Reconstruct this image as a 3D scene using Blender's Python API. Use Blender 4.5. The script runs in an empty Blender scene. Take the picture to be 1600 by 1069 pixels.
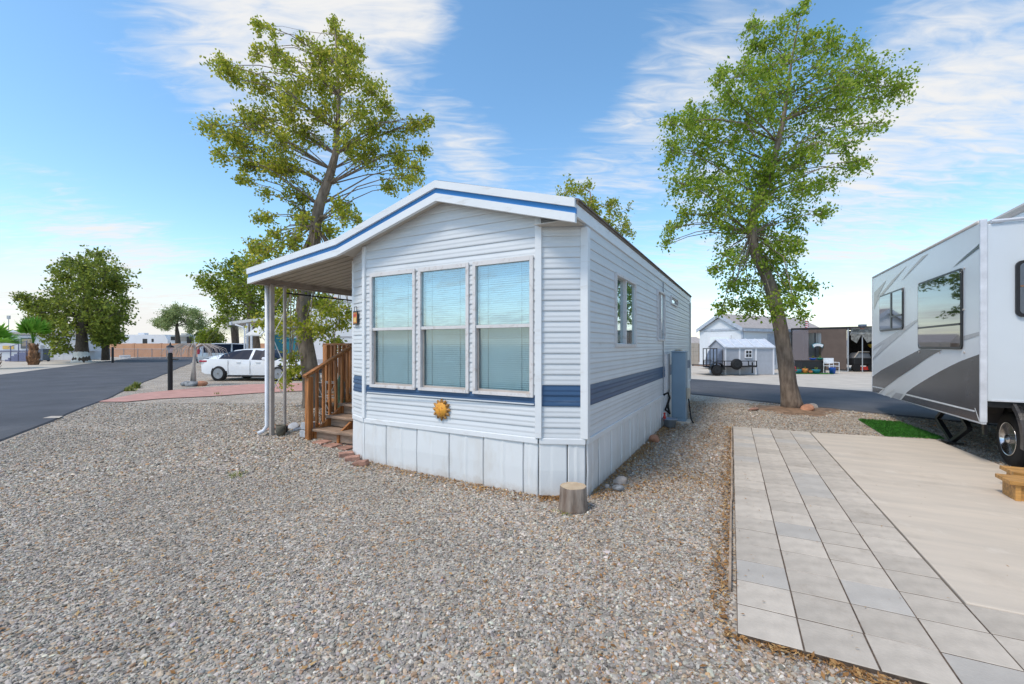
import bpy, bmesh, math, random
import numpy as np
from mathutils import Vector, Matrix, Euler
R = math.radians
random.seed(7); RNG = np.random.default_rng(7)
scene = bpy.context.scene
COL = scene.collection

# ------------------------------------------------------------------ camera
FPX, CX, HY, CAMH = 680.0, 800.0, 539.5, 1.6        # focal length in photo pixels, principal column, horizon row, eye height
cam_d = bpy.data.cameras.new('camera'); cam = bpy.data.objects.new('camera', cam_d); COL.objects.link(cam)
cam_d.sensor_width = 36.0; cam_d.lens = 36.0 * FPX / 1600.0; cam_d.shift_y = 5.0 / 1600.0
cam_d.clip_start = 0.05; cam_d.clip_end = 6000
cam.location = (0, 0, CAMH); cam.rotation_euler = (R(90), 0, 0)
scene.camera = cam
scene.render.resolution_x = 1024; scene.render.resolution_y = 684
# ------------------------------------------------------------------ sky, sun, exposure
SUN_AZ, SUN_EL = R(232), R(58)       # compass angle from +Y clockwise: behind the camera on the left
world = bpy.data.worlds.new('World'); scene.world = world; world.use_nodes = True
def build_world():
    nt = world.node_tree; n = nt.nodes; l = nt.links; n.clear()
    out = n.new('ShaderNodeOutputWorld')
    sky = n.new('ShaderNodeTexSky'); sky.sky_type = 'NISHITA'; sky.sun_disc = False
    sky.sun_elevation = SUN_EL; sky.sun_rotation = SUN_AZ; sky.air_density = 1.0; sky.dust_density = 0.6; sky.ozone_density = 1.6
    b1 = n.new('ShaderNodeBackground'); b1.inputs['Strength'].default_value = 0.15
    hs = n.new('ShaderNodeHueSaturation'); hs.inputs['Hue'].default_value = .491; hs.inputs['Saturation'].default_value = 1.14; hs.inputs['Value'].default_value = .93
    l.new(sky.outputs[0], hs.inputs['Color']); l.new(hs.outputs[0], b1.inputs['Color'])
    b2 = n.new('ShaderNodeBackground'); b2.inputs['Strength'].default_value = 0.515
    tc = n.new('ShaderNodeTexCoord'); sp = n.new('ShaderNodeSeparateXYZ'); l.new(tc.outputs['Generated'], sp.inputs[0])
    def M(op, a, b=None, clamp=False):
        m = n.new('ShaderNodeMath'); m.operation = op; m.use_clamp = clamp
        for i, v in ((0, a), (1, b)):
            if v is None: continue
            if isinstance(v, (int, float)): m.inputs[i].default_value = v
            else: l.new(v, m.inputs[i])
        return m.outputs[0]
    zz = M('ADD', M('MAXIMUM', sp.outputs[2], 0.0), 0.10)
    cx = M('DIVIDE', sp.outputs[0], zz); cy = M('DIVIDE', sp.outputs[1], zz)
    cb = n.new('ShaderNodeCombineXYZ'); l.new(cx, cb.inputs[0]); l.new(cy, cb.inputs[1])
    def noise(scale, rot, sx, sy, det, dist, off):
        mp = n.new('ShaderNodeMapping'); mp.inputs['Rotation'].default_value = (0, 0, rot); mp.inputs['Scale'].default_value = (sx, sy, 1); mp.inputs['Location'].default_value = (off, off * .7, 0)
        l.new(cb.outputs[0], mp.inputs['Vector'])
        nz = n.new('ShaderNodeTexNoise'); nz.inputs['Scale'].default_value = scale; nz.inputs['Detail'].default_value = det; nz.inputs['Distortion'].default_value = dist; nz.inputs['Roughness'].default_value = .56
        l.new(mp.outputs[0], nz.inputs['Vector']); return nz.outputs['Fac']
    n1 = noise(1.9, R(-38), 0.5, 1.7, 12, 1.1, 3.0)
    n2 = noise(8.5, R(-42), 0.6, 1.9, 12, 1.2, 9.0)
    n3 = noise(0.6, R(10), 1, 1, 4, 0.3, 5.0)
    s = M('ADD', M('ADD', M('MULTIPLY', n1, .56), M('MULTIPLY', n2, .44)), M('MULTIPLY', M('SUBTRACT', n3, .5), .55))
    # where the photograph's sky has its cloud banks and its clear gaps
    for px, py, rad, st in ((430, 60, 15, .26), (570, 20, 9, .10), (720, 235, 7, .17), (660, 40, 5, .14), (1060, 120, 8, .20), (1180, 40, 7, .14), (1520, 230, 15, .15), (1300, 370, 9, .08),
                            (1480, 60, 8, .10), (950, 280, 8, .15), (100, 230, 20, -.20), (830, 110, 12, -.22), (780, 260, 8, .10), (300, 70, 9, .10), (1450, 150, 10, .06), (1100, 290, 5, .10), (1290, 20, 5, -.10), (60, 430, 12, .20), (250, 470, 11, .22), (330, 300, 9, -.1)):
        D = Vector(((px - CX) / FPX, 1, (HY - py) / FPX)).normalized()
        dp = n.new('ShaderNodeVectorMath'); dp.operation = 'DOT_PRODUCT'; l.new(tc.outputs['Generated'], dp.inputs[0]); dp.inputs[1].default_value = D
        c = math.cos(R(rad)); f = M('DIVIDE', M('SUBTRACT', dp.outputs['Value'], c), 1 - c, True)
        s = M('ADD', s, M('MULTIPLY', f, st))
    hz = M('SUBTRACT', 1.0, M('DIVIDE', M('MAXIMUM', sp.outputs[2], 0.0), 0.30), True)
    s = M('ADD', s, M('MULTIPLY', M('MULTIPLY', hz, hz), .14))
    mr = n.new('ShaderNodeMapRange'); mr.interpolation_type = 'SMOOTHSTEP'; l.new(s, mr.inputs['Value'])
    mr.inputs['From Min'].default_value = .455; mr.inputs['From Max'].default_value = .86; mr.inputs['To Max'].default_value = .96
    cr = n.new('ShaderNodeMix'); cr.data_type = 'RGBA'; l.new(mr.outputs[0], cr.inputs['Factor'])
    cr.inputs['A'].default_value = (.90, .94, .98, 1); cr.inputs['B'].default_value = (1, .99, .975, 1); l.new(cr.outputs['Result'], b2.inputs['Color'])
    mx = n.new('ShaderNodeMixShader'); l.new(mr.outputs[0], mx.inputs[0]); l.new(b1.outputs[0], mx.inputs[1]); l.new(b2.outputs[0], mx.inputs[2])
    l.new(mx.outputs[0], out.inputs['Surface'])
build_world()
sun_d = bpy.data.lights.new('sun', 'SUN'); sun = bpy.data.objects.new('sun', sun_d); COL.objects.link(sun)
sun_d.energy = 1.5; sun_d.angle = R(14); sun_d.color = (1.0, .91, .79)
sd = Vector((math.sin(SUN_AZ) * math.cos(SUN_EL), math.cos(SUN_AZ) * math.cos(SUN_EL), math.sin(SUN_EL)))
sun.rotation_euler = sd.to_track_quat('Z', 'Y').to_euler(); sun.location = sd * 50
vs = scene.view_settings; vs.view_transform = 'Standard'; vs.look = 'None'; vs.gamma = 1.0; vs.exposure = 0.84; vs.use_curve_mapping = False

# ------------------------------------------------------------------ frames
A = R(28.5)
UU = np.array([math.cos(A), -math.sin(A)]); VV = np.array([math.sin(A), math.cos(A)])     # along the home's front, along its side
FR = np.array([.775, 4.566])                                                              # the home's front right corner
def W(u, v, z=0.0):
    p = FR + u * UU + v * VV; return Vector((p[0], p[1], z))
def to_uv(x, y):
    d = np.stack([np.asarray(x) - FR[0], np.asarray(y) - FR[1]], -1); return d @ UU, d @ VV
def at(px, py, Y): return Vector(((px - CX) / FPX * Y, Y, CAMH - (py - HY) / FPX * Y))     # survey: a sighted point at a known distance
def gp(px, py, z=0.0):
    Y = FPX * (CAMH - z) / (py - HY); return Vector(((px - CX) / FPX * Y, Y, z))
def side(px, py, U):                                                                      # sighted point on a plane parallel to the home's side
    r = (px - CX) / FPX; p0 = FR + U * UU; t = (r * p0[1] - p0[0]) / (VV[0] - r * VV[1]); Y = p0[1] + t * VV[1]
    return t, CAMH - (py - HY) / FPX * Y
def rise(x, y):                                                                           # the yard is crowned a little beside the porch
    u, v = to_uv(x, y); return .16 * np.exp(-((u + 5.8) ** 2 + (v - 1.2) ** 2) / (2 * 1.75 ** 2))

# ------------------------------------------------------------------ materials
MAT = {}
def mat(name, col, rough=.6, metal=0., var=.10, scale=6., bump=0., bscale=None, rnd=0., spec=.4, col2=None, stretch=None, detail=6, island=0.):
    if name in MAT: return MAT[name]
    m = bpy.data.materials.new(name); m.use_nodes = True; MAT[name] = m
    nt = m.node_tree; n = nt.nodes; l = nt.links; p = n['Principled BSDF']
    p.inputs['Roughness'].default_value = rough; p.inputs['Metallic'].default_value = metal; p.inputs['Specular IOR Level'].default_value = spec
    tc = n.new('ShaderNodeTexCoord'); vec = tc.outputs['Object']
    if stretch:
        mp = n.new('ShaderNodeMapping'); mp.inputs['Scale'].default_value = stretch; l.new(vec, mp.inputs['Vector']); vec = mp.outputs[0]
    nz = n.new('ShaderNodeTexNoise'); nz.inputs['Scale'].default_value = scale; nz.inputs['Detail'].default_value = detail; nz.inputs['Roughness'].default_value = .6; l.new(vec, nz.inputs['Vector'])
    c2 = col2 if col2 else tuple(max(0, c * (1 - 2 * var)) for c in col)
    c1 = col if col2 else tuple(min(1, c * (1 + var)) for c in col)
    rp = n.new('ShaderNodeMapRange'); rp.inputs['From Min'].default_value = .3; rp.inputs['From Max'].default_value = .7; l.new(nz.outputs['Fac'], rp.inputs['Value'])
    mx = n.new('ShaderNodeMix'); mx.data_type = 'RGBA'; l.new(rp.outputs[0], mx.inputs['Factor'])
    mx.inputs['A'].default_value = (*c2, 1); mx.inputs['B'].default_value = (*c1, 1); colr = mx.outputs['Result']
    src = None
    if rnd: src = n.new('ShaderNodeObjectInfo').outputs['Random']
    if island: src = n.new('ShaderNodeNewGeometry').outputs['Random Per Island']; rnd = island
    if src:
        r2 = n.new('ShaderNodeMapRange'); r2.inputs['To Min'].default_value = 1 - rnd; r2.inputs['To Max'].default_value = 1 + rnd; l.new(src, r2.inputs['Value'])
        hs = n.new('ShaderNodeHueSaturation'); l.new(r2.outputs[0], hs.inputs['Value']); l.new(colr, hs.inputs['Color']); colr = hs.outputs[0]
    l.new(colr, p.inputs['Base Color'])
    if bump:
        bp = n.new('ShaderNodeBump'); bp.inputs['Strength'].default_value = bump; bp.inputs['Distance'].default_value = .02
        nb = n.new('ShaderNodeTexNoise'); nb.inputs['Scale'].default_value = bscale or scale * 4; nb.inputs['Detail'].default_value = 5; l.new(vec, nb.inputs['Vector'])
        l.new(nb.outputs['Fac'], bp.inputs['Height']); l.new(bp.outputs[0], p.inputs['Normal'])
    return m
def grime_mat(name, col, dirt, lo=.5, hi=.75, scale=2.5, rough=.5, stretch=(1, 1, .25), rnd=.03, spec=.4, bump=.05):
    m = mat(name, col, rough, scale=scale, col2=None, var=.03, rnd=rnd, spec=spec, bump=bump, bscale=3)
    nt = m.node_tree; n = nt.nodes; l = nt.links; p = n['Principled BSDF']; src = p.inputs['Base Color'].links[0].from_socket
    tc = n.new('ShaderNodeTexCoord'); mp = n.new('ShaderNodeMapping'); mp.inputs['Scale'].default_value = stretch; l.new(tc.outputs['Object'], mp.inputs['Vector'])
    nz = n.new('ShaderNodeTexNoise'); nz.inputs['Scale'].default_value = scale * 3; nz.inputs['Detail'].default_value = 8; nz.inputs['Roughness'].default_value = .65; l.new(mp.outputs[0], nz.inputs['Vector'])
    r = n.new('ShaderNodeMapRange'); r.inputs['From Min'].default_value = lo; r.inputs['From Max'].default_value = hi; r.inputs['To Max'].default_value = .8; l.new(nz.outputs['Fac'], r.inputs['Value'])
    mx = n.new('ShaderNodeMix'); mx.data_type = 'RGBA'; l.new(r.outputs[0], mx.inputs['Factor']); l.new(src, mx.inputs['A']); mx.inputs['B'].default_value = (*dirt, 1)
    l.new(mx.outputs['Result'], p.inputs['Base Color']); return m
def glass_mat(name, tint, refl=.25, rough=.015):
    m = bpy.data.materials.new(name); m.use_nodes = True; MAT[name] = m
    nt = m.node_tree; n = nt.nodes; l = nt.links; n.clear(); out = n.new('ShaderNodeOutputMaterial')
    tr = n.new('ShaderNodeBsdfTransparent'); tr.inputs[0].default_value = (*tint, 1)
    gl = n.new('ShaderNodeBsdfGlossy'); gl.inputs['Roughness'].default_value = rough; gl.inputs['Color'].default_value = (.92, .97, 1, 1)
    lw = n.new('ShaderNodeLayerWeight'); pw_ = n.new('ShaderNodeMath'); pw_.operation = 'POWER'; pw_.inputs[1].default_value = 5; l.new(lw.outputs['Facing'], pw_.inputs[0])
    ad = n.new('ShaderNodeMath'); ad.operation = 'ADD'; ad.use_clamp = True; ad.inputs[1].default_value = refl + .04; l.new(pw_.outputs[0], ad.inputs[0])
    mx = n.new('ShaderNodeMixShader'); l.new(ad.outputs[0], mx.inputs[0]); l.new(tr.outputs[0], mx.inputs[1]); l.new(gl.outputs[0], mx.inputs[2]); l.new(mx.outputs[0], out.inputs['Surface'])
    return m
def mirror_mat(name, base, refl):
    m = bpy.data.materials.new(name); m.use_nodes = True; MAT[name] = m
    nt = m.node_tree; n = nt.nodes; l = nt.links; p = n['Principled BSDF']; p.inputs['Base Color'].default_value = (*base, 1); p.inputs['Roughness'].default_value = .05
    out = n['Material Output']; gl = n.new('ShaderNodeBsdfGlossy'); gl.inputs['Roughness'].default_value = .01; gl.inputs['Color'].default_value = (.85, .9, 1, 1)
    mx = n.new('ShaderNodeMixShader'); mx.inputs[0].default_value = refl; l.new(p.outputs[0], mx.inputs[1]); l.new(gl.outputs[0], mx.inputs[2]); l.new(mx.outputs[0], out.inputs['Surface']); return m
def leaf_mat(name, c1, c2, c3, trans=.35):
    m = bpy.data.materials.new(name); m.use_nodes = True; MAT[name] = m
    nt = m.node_tree; n = nt.nodes; l = nt.links; p = n['Principled BSDF']; out = n['Material Output']
    p.inputs['Roughness'].default_value = .55; p.inputs['Specular IOR Level'].default_value = .3
    g = n.new('ShaderNodeNewGeometry'); cr = n.new('ShaderNodeValToRGB'); l.new(g.outputs['Random Per Island'], cr.inputs[0])
    e = cr.color_ramp.elements; e[0].color = (*c1, 1); e[1].color = (*c3, 1); e[1].position = 1; k = e.new(.55); k.color = (*c2, 1)
    l.new(cr.outputs[0], p.inputs['Base Color'])
    t = n.new('ShaderNodeBsdfTranslucent'); l.new(cr.outputs[0], t.inputs['Color'])
    mx = n.new('ShaderNodeMixShader'); mx.inputs[0].default_value = trans; l.new(p.outputs[0], mx.inputs[1]); l.new(t.outputs[0], mx.inputs[2]); l.new(mx.outputs[0], out.inputs['Surface']); return m

grime_mat('siding_white', (.625, .64, .645), (.42, .39, .34), .60, .86, 1.2, .42, (.5, .5, 1.6))
grime_mat('siding_blue', (.035, .085, .175), (.14, .20, .29), .56, .8, 2.0, .38, (.3, .3, 3))
grime_mat('skirt_white', (.70, .71, .705), (.55, .51, .45), .52, .84, .9, .45, (1.5, 1.5, .5), rnd=.02)
grime_mat('trim_white', (.72, .73, .73), (.45, .39, .32), .57, .82, 2.0, .45, (.4, .4, 2))
grime_mat('frame_white', (.66, .63, .61), (.34, .26, .20), .54, .74, 6.0, .5, (1, 1, 1))
grime_mat('fascia_blue', (.03, .20, .50), (.20, .42, .62), .60, .82, 2.5, .35, (.3, .3, 3))
def splash(name, zmax, col):
    m = MAT[name]; n = m.node_tree.nodes; l = m.node_tree.links; p = n['Principled BSDF']; src = p.inputs['Base Color'].links[0].from_socket; tc = n.new('ShaderNodeTexCoord'); sp = n.new('ShaderNodeSeparateXYZ'); l.new(tc.outputs['Object'], sp.inputs[0])
    r = n.new('ShaderNodeMapRange'); r.inputs['From Min'].default_value = zmax; r.inputs['From Max'].default_value = 0.0; l.new(sp.outputs[2], r.inputs['Value'])
    nz = n.new('ShaderNodeTexNoise'); nz.inputs['Scale'].default_value = 11; nz.inputs['Detail'].default_value = 9; nz.inputs['Roughness'].default_value = .7; l.new(tc.outputs['Object'], nz.inputs['Vector'])
    q = n.new('ShaderNodeMath'); q.operation = 'MULTIPLY'; l.new(r.outputs[0], q.inputs[0]); l.new(nz.outputs['Fac'], q.inputs[1]); r2 = n.new('ShaderNodeMapRange'); r2.inputs['From Min'].default_value = .22; r2.inputs['From Max'].default_value = .55; r2.inputs['To Max'].default_value = .6; l.new(q.outputs[0], r2.inputs['Value'])
    mx = n.new('ShaderNodeMix'); mx.data_type = 'RGBA'; l.new(r2.outputs[0], mx.inputs['Factor']); l.new(src, mx.inputs['A']); mx.inputs['B'].default_value = (*col, 1); l.new(mx.outputs['Result'], p.inputs['Base Color'])
splash('skirt_white', .20, (.42, .34, .26))
def speckle(name, col, scale, lo, hi, amt):
    m = MAT[name]; n = m.node_tree.nodes; l = m.node_tree.links; p = n['Principled BSDF']; src = p.inputs['Base Color'].links[0].from_socket; g = n.new('ShaderNodeNewGeometry')
    nz = n.new('ShaderNodeTexNoise'); nz.inputs['Scale'].default_value = scale; nz.inputs['Detail'].default_value = 9; nz.inputs['Roughness'].default_value = .68; l.new(g.outputs['Position'], nz.inputs['Vector'])
    r = n.new('ShaderNodeMapRange'); r.inputs['From Min'].default_value = lo; r.inputs['From Max'].default_value = hi; r.inputs['To Max'].default_value = amt; l.new(nz.outputs['Fac'], r.inputs['Value'])
    mx = n.new('ShaderNodeMix'); mx.data_type = 'RGBA'; l.new(r.outputs[0], mx.inputs['Factor']); l.new(src, mx.inputs['A']); mx.inputs['B'].default_value = (*col, 1); l.new(mx.outputs['Result'], p.inputs['Base Color'])
mat('soffit', (.50, .46, .40), .6, var=.08)
mat('awning_pan_shaded', (.46, .41, .33), .5, var=.08, scale=3)  # white pans; tan of shade and ground bounce put into the colour
mat('roof_white', (.62, .60, .56), .6, var=.1, bump=.2)
mat('roof_dark', (.16, .12, .09), .8)
mat('gutter', (.34, .28, .23), .5, var=.12)
mat('post_white', (.70, .71, .74), .4, var=.06)
mat('post_tan', (.45, .39, .34), .5, var=.12)
mat('blind', (.72, .77, .76), .5, var=.03)
mat('screen_dark', (.10, .12, .12), .7)
mat('room_dark', (.05, .055, .06), .8)
mat('curtain', (.56, .66, .65), .8, var=.15, scale=3, stretch=(8, 8, .4))
glass_mat('glass_clear', (.84, .95, .98), .15); glass_mat('glass_screened', (.77, .86, .88), .06, .08); glass_mat('glass_side', (.80, .90, .90), .24)
mirror_mat('glass_tinted', (.012, .014, .018), .20); mat('car_glass', (.010, .017, .035), .4, var=.02, spec=.08)
mat('wood_red', (.42, .165, .05), .55, var=.3, scale=5, stretch=(6, 6, .6), bump=.15, rnd=.18)
mat('wood_red_flat', (.43, .17, .052), .55, var=.3, scale=5, stretch=(.8, 6, 6), bump=.15, rnd=.15)
mat('wood_weathered', (.38, .26, .18), .75, var=.3, scale=4, stretch=(.7, 8, 6), bump=.2, rnd=.12)
mat('wood_pine', (.52, .27, .08), .5, var=.25, scale=4, stretch=(1, 7, 7), bump=.1)
mat('edging', (.42, .31, .22), .8, var=.25, scale=8)
mat('stump_bark', (.33, .27, .22), .9, col2=(.13, .085, .06), scale=7, stretch=(2, 2, .35), bump=.9, bscale=14)
mat('stump_cut', (.55, .43, .29), .8, col2=(.38, .27, .17), scale=9, bump=.3)
mat('bark', (.32, .25, .19), .9, col2=(.13, .095, .07), scale=9, stretch=(1.6, 1.6, .4), bump=1.0, bscale=16)
mat('bark_dark', (.14, .11, .085), .9, col2=(.06, .045, .035), scale=9, stretch=(1.6, 1.6, .4), bump=.8)
mat('trunk_paint', (.72, .72, .70), .8)
mat('concrete', (.62, .525, .42), .85, col2=(.48, .415, .34), scale=1.6, stretch=(.45, 2.6, 1), bump=.15, bscale=60, detail=9)
mat('paver', (.50, .435, .36), .85, var=.09, scale=9, rnd=.10, bump=.15, bscale=70)
mat('paver_grey', (.445, .405, .355), .85, var=.07, scale=5, rnd=.05, bump=.15, bscale=70)
mat('paver_bed', (.12, .085, .06), .95, var=.3, scale=30)
mat('asphalt', (.078, .079, .088), .85, var=.16, scale=.6, bump=.2, bscale=120, stretch=(1, 1, 1))
mat('sand', (.52, .46, .385), .95, var=.08, scale=1.5, bump=.4, bscale=60)
mat('path_red', (.50, .27, .22), .9, var=.10, scale=3, bump=.25, bscale=60)
mat('dirt', (.26, .16, .095), .95, var=.3, scale=8, bump=.6)
mat('brick_red', (.40, .22, .16), .9, var=.25, scale=14, bump=.4, rnd=.15)
mat('rock_tan', (.48, .40, .34), .85, var=.2, scale=7, bump=.4); mat('rock_grey', (.28, .29, .30), .85, var=.35, scale=9, bump=.5); mat('rock_orange', (.46, .22, .13), .85, var=.2, scale=7, bump=.4)
mat('cabinet_blue', (.20, .29, .37), .45, var=.05, scale=2)
mat('tub_grey', (.24, .28, .33), .5); mat('rubber', (.012, .012, .013), .75, var=.2); mat('black_metal', (.012, .012, .014), .45); mat('chrome', (.62, .62, .64), .22, 1.0, var=.05)
mat('steel_grey', (.32, .33, .35), .45, .6); mat('red_plastic', (.5, .03, .02), .4); mat('tan_plastic', (.45, .41, .33), .5)
mat('sun_face', (.80, .36, .045), .55, var=.18, scale=14, bump=.3); mat('sun_ray', (.46, .23, .06), .55, var=.35, scale=22, bump=.3); mat('sun_red', (.55, .13, .035), .6)
mat('sign_orange', (.70, .25, .05), .5, var=.3, scale=20); mat('sign_red', (.55, .05, .03), .5); mat('sign_yellow', (.75, .50, .15), .5)
mat('rv_white', (.72, .74, .76), .28, var=.02, scale=1, spec=.5); mat('rv_white_shaded', (.62, .67, .71), .3, var=.02, scale=1)  # second colour: trailer white with the slide-out end's bluish shade mixed in
mat('rv_grey', (.075, .072, .074), .25, var=.15, scale=3, spec=.5); mat('rv_silver', (.46, .46, .48), .3, metal=.2, var=.05); mat('rv_tan', (.50, .45, .41), .35, var=.05)
mat('rv_black', (.02, .02, .022), .4); mat('rv_trim', (.66, .68, .72), .3); mat('mark_white', (.75, .76, .76), .5)
mat('turf', (.035, .16, .012), .8, var=.3, scale=12, island=.35)
mat('car_white', (.78, .79, .80), .18, var=.01, spec=.6); mat('car_silver', (.50, .53, .57), .25, .3, var=.02); mat('lamp_red', (.45, .04, .07), .25); mat('lamp_clear', (.5, .5, .52), .1, .3)
mat('moss_pot', (.12, .11, .085), .9, var=.3, scale=14); mat('terracotta', (.55, .19, .08), .75); mat('block_grey', (.42, .43, .45), .9, var=.15, scale=12, bump=.3)
mat('dry_plant', (.24, .15, .10), .9, island=.5); mat('cactus', (.09, .15, .08), .7, var=.25)
mat('peach_wall', (.58, .31, .18), .9, var=.06, scale=1); mat('galv', (.42, .43, .44), .5, .5)
mat('home_white', (.70, .70, .72), .5, var=.03, scale=1); mat('home_pale', (.66, .68, .70), .5, var=.03); mat('home_trim', (.42, .46, .52), .5); mat('shingle', (.40, .35, .32), .9, var=.12, scale=5)
mat('shed_grey', (.37, .385, .42), .6, var=.05); mat('shed_dark', (.14, .17, .23), .6); mat('shed_roof', (.56, .59, .64), .6); mat('shade_cloth', (.115, .085, .07), .9, var=.08, scale=2); 

mat('cloth_dark', (.05, .042, .04), .95, var=.3, scale=5); mat('camo', (.30, .30, .28), .95, col2=(.07, .07, .065), scale=7)
mat('teal', (.02, .19, .23), .5); mat('blue', (.02, .10, .42), .5); mat('green_paint', (.03, .22, .16), .5); mat('yellow', (.65, .45, .05), .6); mat('purple_blue', (.15, .16, .26), .5)
mat('tan_block', (.46, .40, .33), .9, var=.06); mat('brown_wood', (.22, .13, .08), .8); mat('hill', (.33, .33, .36), 1.0, var=.1, scale=.02)
mat('palm_boot', (.32, .17, .09), .9, island=.45, var=.3); mat('white_metal', (.75, .75, .76), .4); mat('flag_red', (.55, .03, .05), .7); mat('flag_blue', (.03, .05, .22), .7)
leaf_mat('leaf_left', (.20, .26, .022), (.38, .42, .042), (.58, .51, .09), .58); leaf_mat('leaf_right', (.15, .25, .022), (.29, .41, .04), (.46, .51, .08), .55)
leaf_mat('leaf_dark', (.11, .15, .022), (.20, .25, .035), (.36, .40, .06), .45); leaf_mat('leaf_pale', (.22, .29, .10), (.31, .38, .15), (.42, .47, .21), .5); leaf_mat('leaf_bright', (.14, .21, .02), (.25, .31, .03), (.37, .40, .06), .45)
leaf_mat('palm_green', (.09, .25, .02), (.16, .36, .035), (.25, .43, .06), .45); leaf_mat('palm_old', (.09, .11, .07), (.16, .16, .11), (.22, .20, .15), .2)
leaf_mat('leaf_litter', (.20, .095, .03), (.36, .18, .06), (.50, .33, .14), .1)
leaf_mat('weed', (.12, .17, .03), (.22, .25, .05), (.33, .32, .10), .3)

def mesh_cloth(name, col, open_):
    m = bpy.data.materials.new(name); m.use_nodes = True; MAT[name] = m; nt = m.node_tree; n = nt.nodes; l = nt.links; p = n['Principled BSDF']; p.inputs['Base Color'].default_value = (*col, 1); p.inputs['Roughness'].default_value = .9
    tr = n.new('ShaderNodeBsdfTransparent'); mx = n.new('ShaderNodeMixShader'); mx.inputs[0].default_value = open_; l.new(p.outputs[0], mx.inputs[1]); l.new(tr.outputs[0], mx.inputs[2]); l.new(mx.outputs[0], n['Material Output'].inputs['Surface'])
mesh_cloth('shade_mesh', (.22, .19, .20), .45)
for nm_ in ('paver', 'paver_grey'): speckle(nm_, (.24, .185, .135), 1.7, .60, .74, .55); speckle(nm_, (.62, .58, .52), 26, .66, .78, .5)
speckle('concrete', (.34, .27, .20), 1.1, .58, .76, .5); speckle('concrete', (.70, .63, .54), 3.1, .58, .75, .5)
speckle('asphalt', (.16, .155, .15), .45, .52, .72, .45); speckle('asphalt', (.035, .035, .04), 1.3, .60, .75, .5)
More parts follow.
